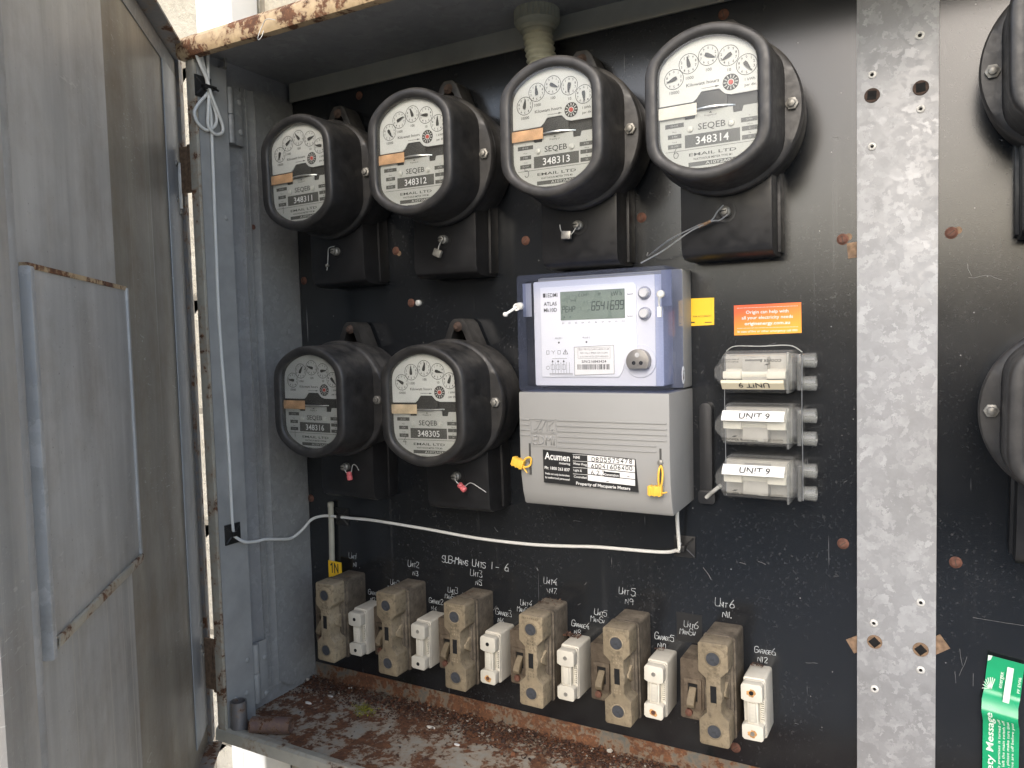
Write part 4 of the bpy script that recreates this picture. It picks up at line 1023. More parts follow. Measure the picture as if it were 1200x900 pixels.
part('port_collar', MB().stack([(YP + .0005, .0185), (YP - .0012, .0175)], 36, c=(.0505, 0, .1635)), 'edmi_face', fc)
for x, z, r_, mt in ((.0465, .162, .0022, 'hole'), (.0545, .162, .0022, 'hole'), (.0505, .1705, .0026, 'rivet')):
    part('port_eye', MB().stack([(YP - .0105, r_), (YP - .0112, r_ * .9)], 16, c=(x, 0, z)), mt, po)
# clear cover: front pane and thick blue rim
cvr = part('clear_cover', MB().prism(rrect(-.0755, .0745, .1385, .2545, .002), -.0838, -.0858), 'clear', ed)
def rim():
    mb = MB(); o1 = rrect(-HW, HW, .1312, .2625, .004); i1 = rrect(-.076, .075, .138, .255, .002); i2 = rrect(-HW + .003, HW - .003, .134, .2597, .003)
    mb.loft([ring3(i1, -.0858), ring3(sc2(o1, .985), -.0858), ring3(o1, -.0838), ring3(o1, -.034)], False, False)
    return mb
def sc2(p, k): 
    cx = sum(a for a, b in p) / len(p); cz = sum(b for a, b in p) / len(p); return [(cx + (a - cx) * k, cz + (b - cz) * k) for a, b in p]
part('cover_rim', rim(), 'clear_blue', ed, smooth=50)
for x, z in ((-.0825, .228), (.0825, .233)):
    part('cover_slot', MB().box(x - .0055, x + .0055, -.07, -.0705, z - .012, z + .026), 'button_ring', ed)
    part('cover_screw', MB().stack([(-.084, .0042), (-.0885, .004), (-.0897, .0025)], 18, c=(x - .001, 0, z)), 'rivet', ed)
part('approval_mark', MB().prism([(x + .0, z) for x, z in circ(.0, 3)], 0, 0) if False else MB().loft([[(HW + .0003, -.036 + .0045 * math.cos(R(a)), .147 + .0095 * math.sin(R(a))) for a in range(0, 360, 15)], [(HW + .0007, -.036 + .0045 * math.cos(R(a)), .147 + .0095 * math.sin(R(a))) for a in range(0, 360, 15)]]), 'edmi_white', ed)
am = MB()
for k_ in range(3): am.tube([(HW + .0008, -.036 - .003 + .002 * k_, .141 + .001 * k_), (HW + .0008, -.036 - .001 + .001 * k_, .147), (HW + .0008, -.036 + .002 - .001 * k_, .152)], .0003, 5)
part('approval_print', am, 'ink_grey', ed)
# seals on the digital meter
GY = 'seals on the digital meter'
def yellow_seal(lbl, x, z, flip, tail):
    t = thing('yellow_seal', lbl, 'seal', (E0[0] + x, YF - .004, E0[2] + z), GY)
    bd = MB().box(-.0075, .0075, -.0035, .0035, -.005, .005)
    for k_ in (-.005, 0, .005): bd.box(k_ - .0009, k_ + .0009, -.0042, .0042, -.0056, .0056)
    o = part('seal_body', bd, 'seal_yellow', t, .0007); o.rotation_euler = (0, R(20 if flip else 0), 0)
    part('seal_strap', MB().tube(tail[0], .0011, 8), 'seal_yellow', t)
    part('seal_tail', MB().tube(tail[1], .0008, 8), 'seal_yellow', t)
    return t
yellow_seal('yellow plastic seal sticking out left of the digital meter', -.089, .0495, True, [[(.006, 0, -.001), (.0095, -.002, .004), (.0125, -.001, .0065), (.0155, .002, .0055), (.0145, .002, -.002), (.010, -.001, -.0045), (.006, 0, -.003)], [(.005, 0, -.003), (.0085, -.001, -.007), (.012, -.001, -.011)]])
yellow_seal('yellow plastic seal hanging beside the black label of the digital meter', .0735, .029, False, [[(.004, 0, .004), (.0042, -.002, .012), (.0045, -.001, .021), (.0058, .002, .026), (.0075, .002, .02), (.008, -.001, .011), (.006, -.001, .003)], [(.006, 0, -.001), (.0095, -.001, -.0015), (.013, -.001, -.0005)]])
t = thing('wire_seal', 'white plastic pull seal at the left edge of the clear meter cover', 'seal', (E0[0] - .0865, -.0885, E0[2] + .227), GY)
part('seal_body', MB().cyl((-.0115, -.006, -.008), (.0, 0, 0), .0016, n=10), 'sticker_white', t); part('seal_bead', MB().stack([(-.003, .0012), (-.0015, .0026), (.0015, .0026), (.003, .0012)], 12, c=(-.0115, -.006, -.008)), 'sticker_white', t)
part('seal_eye', MB().ring_prism(circ(.0042, 18), circ(.0024, 18), -.001, .0012), 'sticker_white', t)
t = thing('wire_seal', 'small white tag seal hanging in the clear meter cover by the buttons', 'seal', (E0[0] + .0808, -.0892, E0[2] + .231), GY)
part('seal_body', MB().box(-.0022, .0022, -.0013, .0013, -.0215, -.011), 'sticker_white', t, .0005); part('seal_loop', MB().tube([(0, 0, -.011), (.0008, -.001, -.005), (0, -.001, .0), (-.001, 0, -.005), (-.0003, 0, -.011)], .0005, 6), 'wirepale', t)

# ------------------------------------------------------------------ stickers
ys_ = thing('yellow_sticker', 'yellow warning sticker half hidden behind the digital meter', 'sticker', (.596, 0, 1.4243))
part('sticker_sheet', MB().prism([(-.036, -.0155), (.0195, -.0145), (.0198, .0155), (-.036, .016)], .0002, -.0005), 'yellow', ys_)
yt = MB().text('FOR ACCURACY', .006, -.0045, .0019, -.0007, .02, .01).rect(.013, -.0115, .008, .0009, -.0007).rect(-.004, -.011, .004, .0014, -.0007)
prnt('sticker_print', yt, 'ink', ys_)
og = thing('orange_sticker', 'orange sticker with white lettering above the clear fuse holders', 'sticker', (.6722, 0, 1.4143))
part('sticker_sheet', MB().prism([(-.0348, -.0168), (.035, -.0158), (.0347, .0163), (-.0349, .0158)], .0002, -.0005), 'orange', og)
ot = MB(); oy = -.0007
ot.text('Origin can help with', 0, .0080, .0034, oy, .044, .004); ot.text('all your electricity needs', 0, .0020, .0034, oy, .053, .004); ot.text('originenergy.com.au', 0, -.0043, .0034, oy, .047, .014)
ot.text('In case of fire or other emergency call 000', 0, -.0128, .0022, oy, .062, .004)
for i in range(44):
    for z in (.0127, -.0092): ot.rect(-.031 + i * .00144, z, .0007, .0005, oy)
prnt('sticker_print', ot, 'white_print', og)

# ------------------------------------------------------------------ clear fuse holders
def holder(z, lbl, flip, stick):
    t = thing('fuse_holder', lbl, 'fuse holder', (.664, 0, z), 'clear cartridge fuse holders')
    s = -1 if flip else 1
    h = .0225
    def ring(x, hh, yb, yfm): return [(x, .001, -hh), (x, .001, hh), (x, -.018, hh), (x, yfm * .82, hh * .78), (x, yfm, hh * .46), (x, yfm, -hh * .46), (x, yfm * .82, -hh * .78), (x, -.018, -hh)]
    part('body', MB().loft([ring(-.040, .0095, 0, -.034), ring(-.0335, .0185, 0, -.041), ring(-.031, h, 0, -.0435), ring(.034, h, 0, -.0435), ring(.0365, .019, 0, -.041), ring(.043, .0175, 0, -.037), ring(.0435, .016, 0, -.034)]), 'holder', t, smooth=25)
    part('end_collar', MB().box(.0435, .0475, .001, -.033, -.0185, .0185).box(.0345, .037, -.0, -.0425, -.021, .021), 'holder_tube', t, .001)
    for q in (-1, 1): part('cable_entry', MB().stack([(.047, .0072), (.060, .0078), (.0605, .0068), (.0475, .006)], 22, False, False, 'x', (0, -.021, q * .0118)), 'holder_tube', t)
    fb = MB().cyl((-.029, -.026, .002 * s), (.033, -.026, .002 * s), .0058, n=18)
    part('cartridge_fuse', fb, 'ceramic', t)
    inn_ = MB().box(-.031, -.012, -.016, -.036, -.0045 + .002 * s, .0035 + .002 * s).box(.014, .033, -.016, -.036, -.0045 + .002 * s, .0035 + .002 * s)
    part('contact_block', inn_, 'ceramic', t, .0012)
    part('inner_tray', MB().box(-.033, .036, -.002, -.015, -.019, .019).box(-.012, .014, -.015, -.031, -.016, .016), 'holder_in', t, .001)
    zl = .0135 * s
    # adhesive label follows the sloping upper face
    def slope(zz): return -.0448 + max(0, abs(zz) - .0104) * 1.02
    z0, z1 = .0073 * s, .0172 * s
    rows_ = [z0, .0104 * s, .0138 * s, z1]
    lmb = MB(); lv = []
    for zz in rows_: lv += [(-.0305, slope(zz) - .0006, zz), (.0325, slope(zz) - .0006, zz)]
    lmb.add(lv, [(0, 1, 3, 2), (2, 3, 5, 4), (4, 5, 7, 6)])
    lmb.add([(a, b - .0005, c) for a, b, c in lv], [(0, 2, 3, 1), (2, 4, 5, 3), (4, 6, 7, 5)])
    lab = part('label', lmb, stick, t, fixn=False)
    tm = MB().text('UNIT 9', .003, .0126 * s, .0054, 0, .031, 0.012, flip=flip)
    tm.turned(lambda x, y, zz: (x, slope(zz) - .0015, zz)); prnt('lettering', tm, 'ink', lab)
    cm = MB().text('COOPER Bussmann', -.012 * s, -.0128 * s, .0026, 0, .036, .02, flip=flip).text('30 A 400 V~ AS 60269 DIN', .022 * s, -.0118 * s, .0014, 0, .019, .01, flip=flip).text('gG 80kA 10x38 22kW', .022 * s, -.0140 * s, .0014, 0, .019, .01, flip=flip)
    cm.flat([(-.020 * s, -.0098 * s), (-.0165 * s, -.0098 * s), (-.0135 * s, -.0082 * s), (-.0172 * s, -.0082 * s)], 0)
    cm.turned(lambda x, y, zz: (x, slope(zz) - .0006, zz)); prnt('maker_print', cm, 'ink_grey', t)
    return t
holder(1.3585, 'clear fuse holder mounted upside down below the orange sticker', True, 'sticker_cream')
holder(1.3015, 'clear fuse holder with white label, middle of the three', False, 'sticker_white')
holder(1.2445, 'clear fuse holder with white label, lowest of the three', False, 'sticker_white')
for x, lbl in ((.6345, 'thin grey wire between the left ends of the fuse holders'), (.7125, 'thin grey wire between the cable ends of the fuse holders')):
    tag(part('bridge_wire', MB().tube([(x, -.03, 1.2265), (x, -.0325, 1.29), (x - .0005, -.032, 1.33), (x - .0003, -.03, 1.376)], .0004, 6), 'wire', None), lbl, 'wire')
tag(part('seal_wire', MB().tube([(.634, -.022, 1.381), (.645, -.03, 1.3862), (.672, -.0335, 1.3858), (.700, -.03, 1.386), (.711, -.0225, 1.379)], .0005, 6), 'wirepale', None), 'pale wire looped over the upside down fuse holder', 'wire')
an = thing('antenna', 'flat black stick antenna between the digital meter and fuse holders', 'antenna', (.6065, 0, 1.268))
part('antenna_blade', MB().prism(rrect(-.0072, .0072, -.054, .0555, .0071, 8), .0005, -.0085), 'antenna', an, .0015)
part('antenna_base', MB().prism(rrect(-.0085, .0105, -.0575, -.042, .004), .0005, -.011), 'antenna', an, .0015)
part('antenna_lead', MB().tube([(.001, -.011, -.05), (.006, -.014, -.045), (.0125, -.02, -.0395), (.02, -.022, -.033)], .0022, 8), 'wirepale', an)

# ------------------------------------------------------------------ brown fuses, toggle switches, white fuses
FX = [.087, .195, .303, .411, .520, .628]
FZc = [1.0125, 1.014, 1.0155, 1.017, 1.019, 1.0205]
KF = {}
KF['house'] = mesh(MB().prism(rrect(-.0165, .0165, -.0565, .054, .003, 3), .001, -.036), 'fuse', .0018)
KF['rail'] = mesh(MB().prism(rrect(-.0172, .0172, -.0572, .0547, .003, 3), -.0362, -.0405).prism(rrect(-.0155, .0155, -.0555, .053, .003, 3), -.0403, -.0445), 'fuse', .0012)
dumb = [(-.0158, .0235), (-.0158, .0535), (-.014, .0555), (.014, .0555), (.0158, .0535), (.0158, .0275), (.0078, .0195), (.0078, .006), (.0092, .003), (.0092, -.005), (.0078, -.008), (.0078, -.0165), (.0092, -.0205), (.0158, -.0265), (.0158, -.0535), (.014, -.0555), (-.014, -.0555), (-.0158, -.0535), (-.0158, -.0285), (-.0078, -.0205), (-.0078, .0165)]
KF['carrier'] = mesh(MB().prism(dumb, -.0442, -.068), 'fuse_front', .0011)
KF['grip'] = mesh(MB().prism_x([(-.0443, .022), (-.0443, -.024), (-.047, -.022), (-.047, .02)], -.0125, .0125), 'fuse', .0008)
KF['ear'] = mesh(MB().prism_x([(-.046, .008), (-.046, -.012), (-.0605, -.003), (-.0605, .001)], -.0108, .0108), 'fuse_front', .0006)
KF['slot'] = mesh(MB().box(-.0032, .0032, -.0679, -.0683, -.012, .0095), 'hole')
KF['sill'] = mesh(MB().box(-.0031, .0031, -.0681, -.0688, -.0121, -.0085), 'fuse_front')
KF['plug'] = mesh(MB().stack([(-.0675, .0072), (-.0684, .007), (-.0686, .0015)], 26), 'plug')
KF['ringm'] = mesh(MB().ring_prism(circ(.0086, 26), circ(.0072, 26), -.0678, -.0688), 'fuse_front', .0002)
mk = MB()
for z in (.0245, .0205, .0165, -.0155, -.0185):
    for q in range(3): mk.rect(-.0035 + q * .0033 + random.uniform(-.0004, .0004), z, random.uniform(.0012, .0024), .0022, -.0683)
for q in range(8): mk.rect(-.009 + q * .0026, .0518, .0016, .0018, -.0683)
KF['mark'] = mesh(mk, 'fuse_front', fixn=False)
FL = ['darkest large brown fuse, against the grey side leaf and below the yellow tag',
      'large grey brown fuse between the two white fuses closest to the side leaf',
      'large dusty brown fuse under the words SUB MAINS UNITS',
      'large brown fuse with crumbs on its top, fourth along from the side leaf',
      'large tan brown fuse, second along from the row end by the zinc strip',
      'large tan brown fuse above a rusty screw, last before the zinc strip']
SL = ['brown toggle switch hidden behind the darkest fuse at the side leaf', 'brown toggle switch wedged beside the second brown fuse from the side leaf',
      'brown toggle switch with rusty screw left of the fuse under SUB MAINS UNITS', 'brown toggle switch left of the crumb topped brown fuse',
      'brown toggle switch between the fourth and fifth brown fuses from the side leaf', 'brown toggle switch beside the last brown fuse before the zinc strip']
WL = ['white porcelain fuse between the darkest brown fuse and the next one', 'white porcelain fuse between the second and third brown fuses from the side leaf',
      'white porcelain fuse with one rust stained lower hole, right of SUB MAINS UNITS fuse', 'white porcelain fuse with red dust behind its top, fourth from the side leaf',
      'white porcelain fuse with a rusty lower screw, second from the row end', 'white porcelain fuse with rust stains at both screws, last of the row']
def fuse(i):
    t = thing('fuse_carrier', FL[i], 'fuse', (FX[i], 0, FZc[i]), 'brown fuses along the bottom of the board')
    t.rotation_euler = (0, R(random.uniform(-.9, .9)), 0)
    part('housing', KF['house'], None, t); part('housing_rim', KF['rail'], None, t)
    c = part('carrier', KF['carrier'], None, t); part('grip', KF['grip'], None, t); part('grip_ear', KF['ear'], None, t)
    part('centre_slot', KF['slot'], None, c); part('slot_sill', KF['sill'], None, c); part('moulded_mark', KF['mark'], None, c)['kind'] = 'stuff'
    for z in (.0385, -.0395): part('screw_plug', KF['plug'], None, c, loc=(0, 0, z)); part('plug_rim', KF['ringm'], None, c, loc=(0, 0, z))
for i in range(6): fuse(i)
KS = {}
KS['body'] = mesh(MB().prism(rrect(-.0135, .0133, -.034, .034, .0025, 3), .001, -.040), 'fuse_dark', .0014)
KS['frame'] = mesh(MB().ring_prism([(-.009, -.021), (.0105, -.021), (.0105, .0125), (-.009, .0125)], [(-.0045, -.013), (.006, -.013), (.006, .0075), (-.0045, .0075)], -.0395, -.0425), 'fuse_dark', .0006)
KS['well'] = mesh(MB().box(-.0046, .0061, -.0396, -.0403, -.0131, .0076), 'hole')
KS['toggle'] = mesh(MB().prism_x([(-.039, -.004), (-.0395, .0035), (-.0505, -.0075), (-.0525, -.0125), (-.0505, -.0165), (-.046, -.0145)], -.0035, .0045), 'fuse_front', .0006)
KS['screw'] = mesh(MB().stack([(-.0395, .0042), (-.0425, .004), (-.0432, .0025)], 14, c=(-.004, 0, -.0265)), 'rust_screw')
for i in range(6):
    t = thing('toggle_switch', SL[i], 'switch', (FX[i] - .0305, 0, FZc[i] - .0115), 'toggle switches beside the brown fuses')
    part('body', KS['body'], None, t); f = part('toggle_frame', KS['frame'], None, t); part('well', KS['well'], None, f); part('toggle', KS['toggle'], None, t); part('rusty_screw', KS['screw'], None, t)
KW = {}
KW['base'] = mesh(MB().prism(rrect(-.0118, .0118, -.0325, .0325, .003, 4), .001, -.035), 'porcelain', .0014)
KW['carrier'] = mesh(MB().prism([(-.0118, .0125), (-.0118, .0275), (-.0095, .030), (.0085, .030), (.0105, .0275), (.0105, .0125), (.0062, .0105), (-.0072, .0105)], -.0348, -.0475)
                     .prism([(-.0072, -.0135), (.0062, -.0135), (.0105, -.0155), (.0105, -.0285), (.0085, -.031), (-.0095, -.031), (-.0118, -.0285), (-.0118, -.0155)], -.0348, -.0475)
                     .box(-.0062, .0052, -.036, -.0445, -.0145, .0115), 'porcelain', .0012)
KW['tray'] = mesh(MB().prism(rrect(-.0112, .0112, -.0305, .0305, .003, 4), -.0345, -.0375), 'porcelain', .001)
KW['rib'] = mesh(MB().box(-.0042, .0032, -.044, -.0462, -.012, .009), 'porcelain', .0008)
rbm = MB()
for k_ in range(9): rbm.box(.0066, .0102, -.037, -.0395, -.0115 + k_ * .0024, -.0102 + k_ * .0024)
KW['flutes'] = mesh(rbm, 'porcelain_rib')
KW['hole'] = mesh(MB().stack([(-.0470, .0026), (-.0479, .0024)], 16), 'hole')
KW['steel'] = mesh(MB().stack([(-.0470, .0027), (-.0483, .0022)], 16), 'dull_steel')
KW['rusty'] = mesh(MB().stack([(-.0470, .0030), (-.0481, .0024)], 16), 'rust_screw')
wt = MB()
for q in range(5): wt.rect(-.0005 + .0003 * (q % 2), -.0095 + q * .004, .0036, .0019, -.0464)
KW['mark'] = mesh(wt, 'porcelain_rib', fixn=False)
def stain_mesh(seed):
    rnd = random.Random(seed); pts = []
    for k_ in range(18):
        a = 2 * math.pi * k_ / 18; r_ = rnd.uniform(.0035, .0055); pts.append((r_ * math.cos(a), r_ * math.sin(a) * .9 - .0004))
    return mesh(MB().flat(pts, -.0477), 'rust_stainw', fixn=False)
M['rust_stainw'] = plain('orange_rust_stain', c3(.46, .25, .09), .7, 0, .4, 300)
WZ = [.995, .9955, .997, .9985, 1.0, 1.0005]
kinds = [('hole', 'hole'), ('steel', 'hole'), ('hole', 'rusty'), ('steel', 'steel'), ('steel', 'rusty'), ('hole', 'steel')]
for i in range(6):
    t = thing('porcelain_fuse', WL[i], 'fuse', (FX[i] + .0357, 0, WZ[i]), 'white porcelain fuses between the brown ones')
    t.rotation_euler = (0, R(random.uniform(-1.8, 1.8)), 0)
    part('base', KW['base'], None, t); part('tray', KW['tray'], None, t)
    c = part('carrier', KW['carrier'], None, t); part('rib', KW['rib'], None, c); part('fluted_grip', KW['flutes'], None, t); part('moulded_mark', KW['mark'], None, c)['kind'] = 'stuff'
    for z, k_ in ((.0205, kinds[i][0]), (-.0235, kinds[i][1])):
        part('screw_hole', KW[k_], None, c, loc=(-.0008, 0, z))
        if k_ == 'rusty' or i == 5: part('rust_stain', stain_mesh(i), None, c, loc=(-.0008, 0, z))

# ------------------------------------------------------------------ cables, tie mounts, conduit, gland
CR = .0021
main = [(.0645, -.006, 1.146), (.10, -.0045, 1.1462), (.1303, -.004, 1.1462), (.2193, -.004, 1.1428), (.3016, -.004, 1.1385), (.3781, -.004, 1.1388), (.43, -.004, 1.142), (.472, -.004, 1.1455), (.5367, -.004, 1.1475), (.56, -.005, 1.1495), (.5715, -.008, 1.1535)]
side = [(-.008, -.1375, 1.147), (-.004, -.125, 1.136), (-.002, -.105, 1.131), (.0005, -.09, 1.130), (.003, -.065, 1.123), (.005, -.045, 1.119), (.012, -.03, 1.127), (.024, -.02, 1.142), (.04, -.01, 1.1465), (.0645, -.006, 1.146)]
down = [(-.008, -.142, 1.642), (-.0085, -.1428, 1.60), (-.009, -.143, 1.55), (-.0095, -.1435, 1.45), (-.0095, -.142, 1.38), (-.0093, -.1385, 1.28), (-.0093, -.138, 1.2), (-.0085, -.1385, 1.165), (-.008, -.1375, 1.147)]
wc = thing('white_cable', 'long white cable from the roof loop down the frame and across the board', 'cable', (.0645, -.006, 1.146))
SH = {'side_run': 1, 'drop_run': 1, 'loop': 1, 'riser': 1}
def wpart(name, path, r=CR, n=10):
    if name in ('loop', 'riser', 'drop_run'): path = [(p[0], p[1], p[2] if p[2] < 1.61 else 1.675 + (p[2] - 1.613) * .661 if p[2] < 1.7 else 1.7325 + (p[2] - 1.7) * .654) for p in path]
    if name in SH: path = [(p[0] + .0165 * min(1, max(0, (-p[1] - .02) / .1)), p[1] - .013 * min(1, max(0, (-p[1] - .02) / .1)), p[2]) for p in path] 
    return part(name, MB().tube([(p[0] - .0645, p[1] + .006, p[2] - 1.146) for p in path], r, n), 'cable', wc)
wpart('board_run', main); wpart('side_run', side); wpart('drop_run', down)
wpart('meter_tail', [(.577, -.02, 1.215), (.5762, -.018, 1.19), (.5757, -.012, 1.165), (.5755, -.010, 1.1545), (.5715, -.008, 1.1535)])
wpart('loop', [(-.004, -.146, 1.765), (-.0045, -.146, 1.735), (-.005, -.147, 1.705), (-.008, -.146, 1.69), (-.0085, -.16, 1.665), (-.009, -.167, 1.645), (-.009, -.162, 1.627), (-.008, -.15, 1.618), (-.008, -.137, 1.630), (-.0075, -.134, 1.65), (-.0065, -.143, 1.685), (-.0055, -.147, 1.71), (-.005, -.152, 1.74), (-.004, -.158, 1.765)])
wpart('loop', [(-.003, -.162, 1.765), (-.0035, -.157, 1.738), (-.0035, -.149, 1.715), (-.003, -.1455, 1.69), (-.004, -.135, 1.66), (-.005, -.127, 1.635), (-.005, -.128, 1.62), (-.005, -.139, 1.613), (-.0055, -.149, 1.625), (-.0055, -.1485, 1.65), (-.006, -.145, 1.69), (-.008, -.142, 1.642)][:-1])
wpart('riser', [(-.006, -.145, 1.768), (-.006, -.1452, 1.72), (-.0065, -.145, 1.68), (-.008, -.142, 1.642)])
wpart('loop', [(-.001, -.17, 1.765), (-.003, -.160, 1.74), (-.004, -.15, 1.715), (-.0055, -.147, 1.695)])
def tie(x, y, z, lbl, axis):
    t = thing('cable_tie_mount', lbl, 'cable clip', (x, y, z), 'black cable tie mounts')
    s_ = .0125
    if axis == 'x':
        part('pad', MB().box(-.001, .0018, -s_, s_, -.0135, .0135), 'tie', t, .0004)
        part('cross_rib', MB().cyl((.0015, -s_ * .9, -.011), (.003, 0, 0), .0012, n=6).cyl((.0015, s_ * .9, .011), (.003, 0, 0), .0012, n=6).cyl((.0015, s_ * .9, -.011), (.003, 0, 0), .0012, n=6).cyl((.0015, -s_ * .9, .011), (.003, 0, 0), .0012, n=6), 'tie', t)
        part('strap', MB().box(.0015, .0068, -.004, .004, -.003, .003), 'tie', t, .0008)
    else:
        part('pad', MB().box(-s_, s_, -.0018, .001, -s_, s_), 'tie', t, .0004)
        part('cross_rib', MB().cyl((-s_ * .9, -.0015, -.011), (0, -.003, 0), .0012, n=6).cyl((s_ * .9, -.0015, .011), (0, -.003, 0), .0012, n=6).cyl((s_ * .9, -.0015, -.011), (0, -.003, 0), .0012, n=6).cyl((-s_ * .9, -.0015, .011), (0, -.003, 0), .0012, n=6), 'tie', t)
        part('strap', MB().box(-.004, .003, -.012 if z > 1.15 else -.0095, -.0015, -.0035, .0035), 'tie', t, .0008)
    return t
tie(.0062, -.151, 1.1495, 'black tie mount on the painted frame strip where the cable turns', 'x')
tie(.0062, -.164, 1.7325, 'black tie mount below the roof holding the cable loops', 'x')
tie(.0655, 0, 1.1455, 'black tie mount on the board near the beige conduit', 'y')
tie(.579, 0, 1.157, 'black tie mount on the board below the digital meter', 'y')
tag(part('zip_tie', MB().box(.006, .0165, -.168, -.15, 1.7305, 1.7345).cyl((.0165, -.16, 1.7325), (.014, -.146, 1.731), .0016, n=8), 'tie', None, .0006), 'black zip tie bundling the cable loops under the roof', 'cable tie')
cd = thing('beige_conduit', 'thin beige conduit running behind the UNIT 1 fuse', 'conduit', (.0475, -.006, 1.06))
part('tube', MB().tube([(.0012, 0, .1015), (.0008, 0, .06), (-.0005, 0, .02), (-.0015, 0, -.03)], .0042, 12), 'conduit', cd)
part('end_cap', MB().stack([(.1, .0048), (.106, .0048), (.1075, .003)], 12, axis='z', c=(.0012, 0, 0)), 'conduit', cd)
yl = thing('number_tag', 'yellow tag marked 1N on the beige conduit', 'tag', (.0575, -.011, 1.0715))
part('tag_sheet', MB().prism([(-.0125, -.016), (.0125, -.015), (.0125, .0085), (-.0125, .0095)], .0, -.001), 'yellow', yl)
prnt('tag_print', MB().stroke([(-.0075, .003), (-.005, .006), (-.005, -.008)], .002, -.0012).stroke([(-.0005, -.008), (-.0005, .006), (.006, -.007), (.006, .0055)], .0018, -.0012), 'ink', yl)
gl = thing('conduit_gland', 'beige ribbed conduit gland under the cabinet roof above meter 348313', 'gland', (.421, -.032, CZ))
pts = []
n = 48
nutr = [[((.0262 + (.0006 if i % 2 else -.0004)) * math.cos(2 * math.pi * i / 72), (.0262 + (.0006 if i % 2 else -.0004)) * math.sin(2 * math.pi * i / 72), z) for i in range(72)] for z in (.001, -.014)]
part('nut', MB().loft(nutr), 'gland', gl, smooth=20)
part('nut_shoulder', MB().stack([(-.0138, .0262), (-.0175, .0245), (-.0195, .0215), (-.0235, .0205), (-.0245, .018)], 40, axis='z'), 'gland', gl)
cor = [(-.024 - k_ * .0011, .0168 + .0013 * math.cos(k_ * 2 * math.pi / 6)) for k_ in range(110)]
cor = [(z, r_) for z, r_ in cor]
def gl_r():
    rings = []
    for z, r_ in cor:
        f = (-.024 - z) / .12
        rings.append([(r_ * math.cos(2 * math.pi * i / 32) + .012 * f, r_ * math.sin(2 * math.pi * i / 32) + .012 * f, z) for i in range(32)])
    return MB().loft(rings)
part('corrugated_conduit', gl_r(), 'gland', gl, smooth=80)
hk = tag(part('wire_hook', MB().tube([(.005, -.125, 1.784), (.005, -.125, 1.769), (.004, -.129, 1.766), (.0025, -.134, 1.766)], .0022, 8), 'dull_steel', None), 'short bent steel hook hanging under the cabinet roof', 'hook')
tag(part('loose_wire', MB().tube([(.163, -.189, 1.774), (.152, -.192, 1.776), (.142, -.19, 1.770), (.138, -.192, 1.760), (.1355, -.19, 1.757), (.1385, -.188, 1.760), (.142, -.187, 1.767)], .0005, 6), 'wirepale', None), 'thin pale wire curl hanging over the rusty roof edge', 'wire')

# ------------------------------------------------------------------ loose pipes on the floor, green tag
def pipe(mb, p0, p1, r, wall_=.003, n=28):
    p0 = Vector(p0); p1 = Vector(p1); d = (p1 - p0).normalized(); a = d.orthogonal().normalized(); b = d.cross(a); rings = []
    for p, rr_ in ((p0, r - wall_), (p0, r), (p1, r), (p1, r - wall_), (p0, r - wall_)):
        rings.append([tuple(p + rr_ * (math.cos(t) * a + math.sin(t) * b)) for t in [2 * math.pi * i / n for i in range(n)]])
    return mb.loft(rings, False, False)
tag(part('pipe_offcut', pipe(MB(), (.0172, -.164, FZ - .0005), (.0168, -.1632, FZ + .04), .0105, .0017), 'pipe', None, smooth=30), 'short grey steel pipe standing upright against the frame strip', 'pipe')
tag(part('pipe_offcut', pipe(MB(), (.0375, -.1605, FZ + .0102), (.0865, -.1385, FZ + .0102), .0107, .0017), 'pipe_red', None, smooth=30), 'short rusty pipe lying on the cabinet floor', 'pipe')
gt = thing('safety_tag', 'folded green safety message tag hanging at the board beyond the zinc strip', 'tag', (.889, 0, 1.085))
cols = [(0, -.006, -.0125), (-.012, -.004, -.0135), (-.035, -.003, -.0155), (-.042, -.010, -.0175), (-.052, -.016, -.018), (-.062, -.012, -.0165), (-.075, -.009, -.0165), (-.14, -.008, -.0165)]
def gpt(x, z):
    for (z0, y0, x0), (z1, y1, x1) in zip(cols, cols[1:]):
        if z1 <= z <= z0:
            t_ = (z0 - z) / (z0 - z1); return (y0 + (y1 - y0) * t_, x0 + (x1 - x0) * t_)
    return (cols[-1][1], cols[-1][2]) if z < 0 else (cols[0][1], cols[0][2])
gm_ = MB(); rows = [-.14 * i / 40 for i in range(41)]
vs = []
for z in rows:
    y, x0 = gpt(0, z); vs += [(x0, y, z), (x0 + .0295, y, z - .004), (x0 + .0295, y + .0006, z - .004), (x0, y + .0006, z)]
fs = []
for i in range(40):
    for j in range(4): a = 4 * i + j; b = 4 * i + (j + 1) % 4; fs.append((a, b, b + 4, a + 4))
fs += [(3, 2, 1, 0), (160, 161, 162, 163)]
gm_.add(vs, fs)
tgs = part('tag_sheet', gm_, 'green', gt, smooth=50)
gp = MB()
gp.text('Important Safety Message', -.009, -.115, .0058, 0, .128, .016, rot=R(90))
for k_, s_ in enumerate(('electricity supply to this premises is turned off', 'for your safety we have left the main switch off', 'Turn on the main switch, please make sure that', 'all appliances at your home are off before you')):
    gp.text(s_, -.0015 + k_ * .0036, -.105, .0022, 0, .098, .006, rot=R(90))
gp.text('energex', -.0025, -.0215, .0034, 0, .0165, .012, rot=R(90))
gp.rect(.0042, -.0235, .0052, .0335, 0); gp.text('PF EV06', .0125, -.022, .0022, 0, .016, .01, rot=R(90))
for k_ in range(8):
    a_ = R(70 + k_ * 16); gp.stroke([(-.0095 + .001 * math.cos(a_), -.034 + .001), (-.0095 + .0095 * math.cos(a_) * .7, -.034 + .0125 * math.sin(a_))], .0007, 0)
gp.turned(lambda x, y, z: (x + (gpt(0, z)[1] + .0148), gpt(0, z)[0] - .0006, z - (x + .0148) * .135))
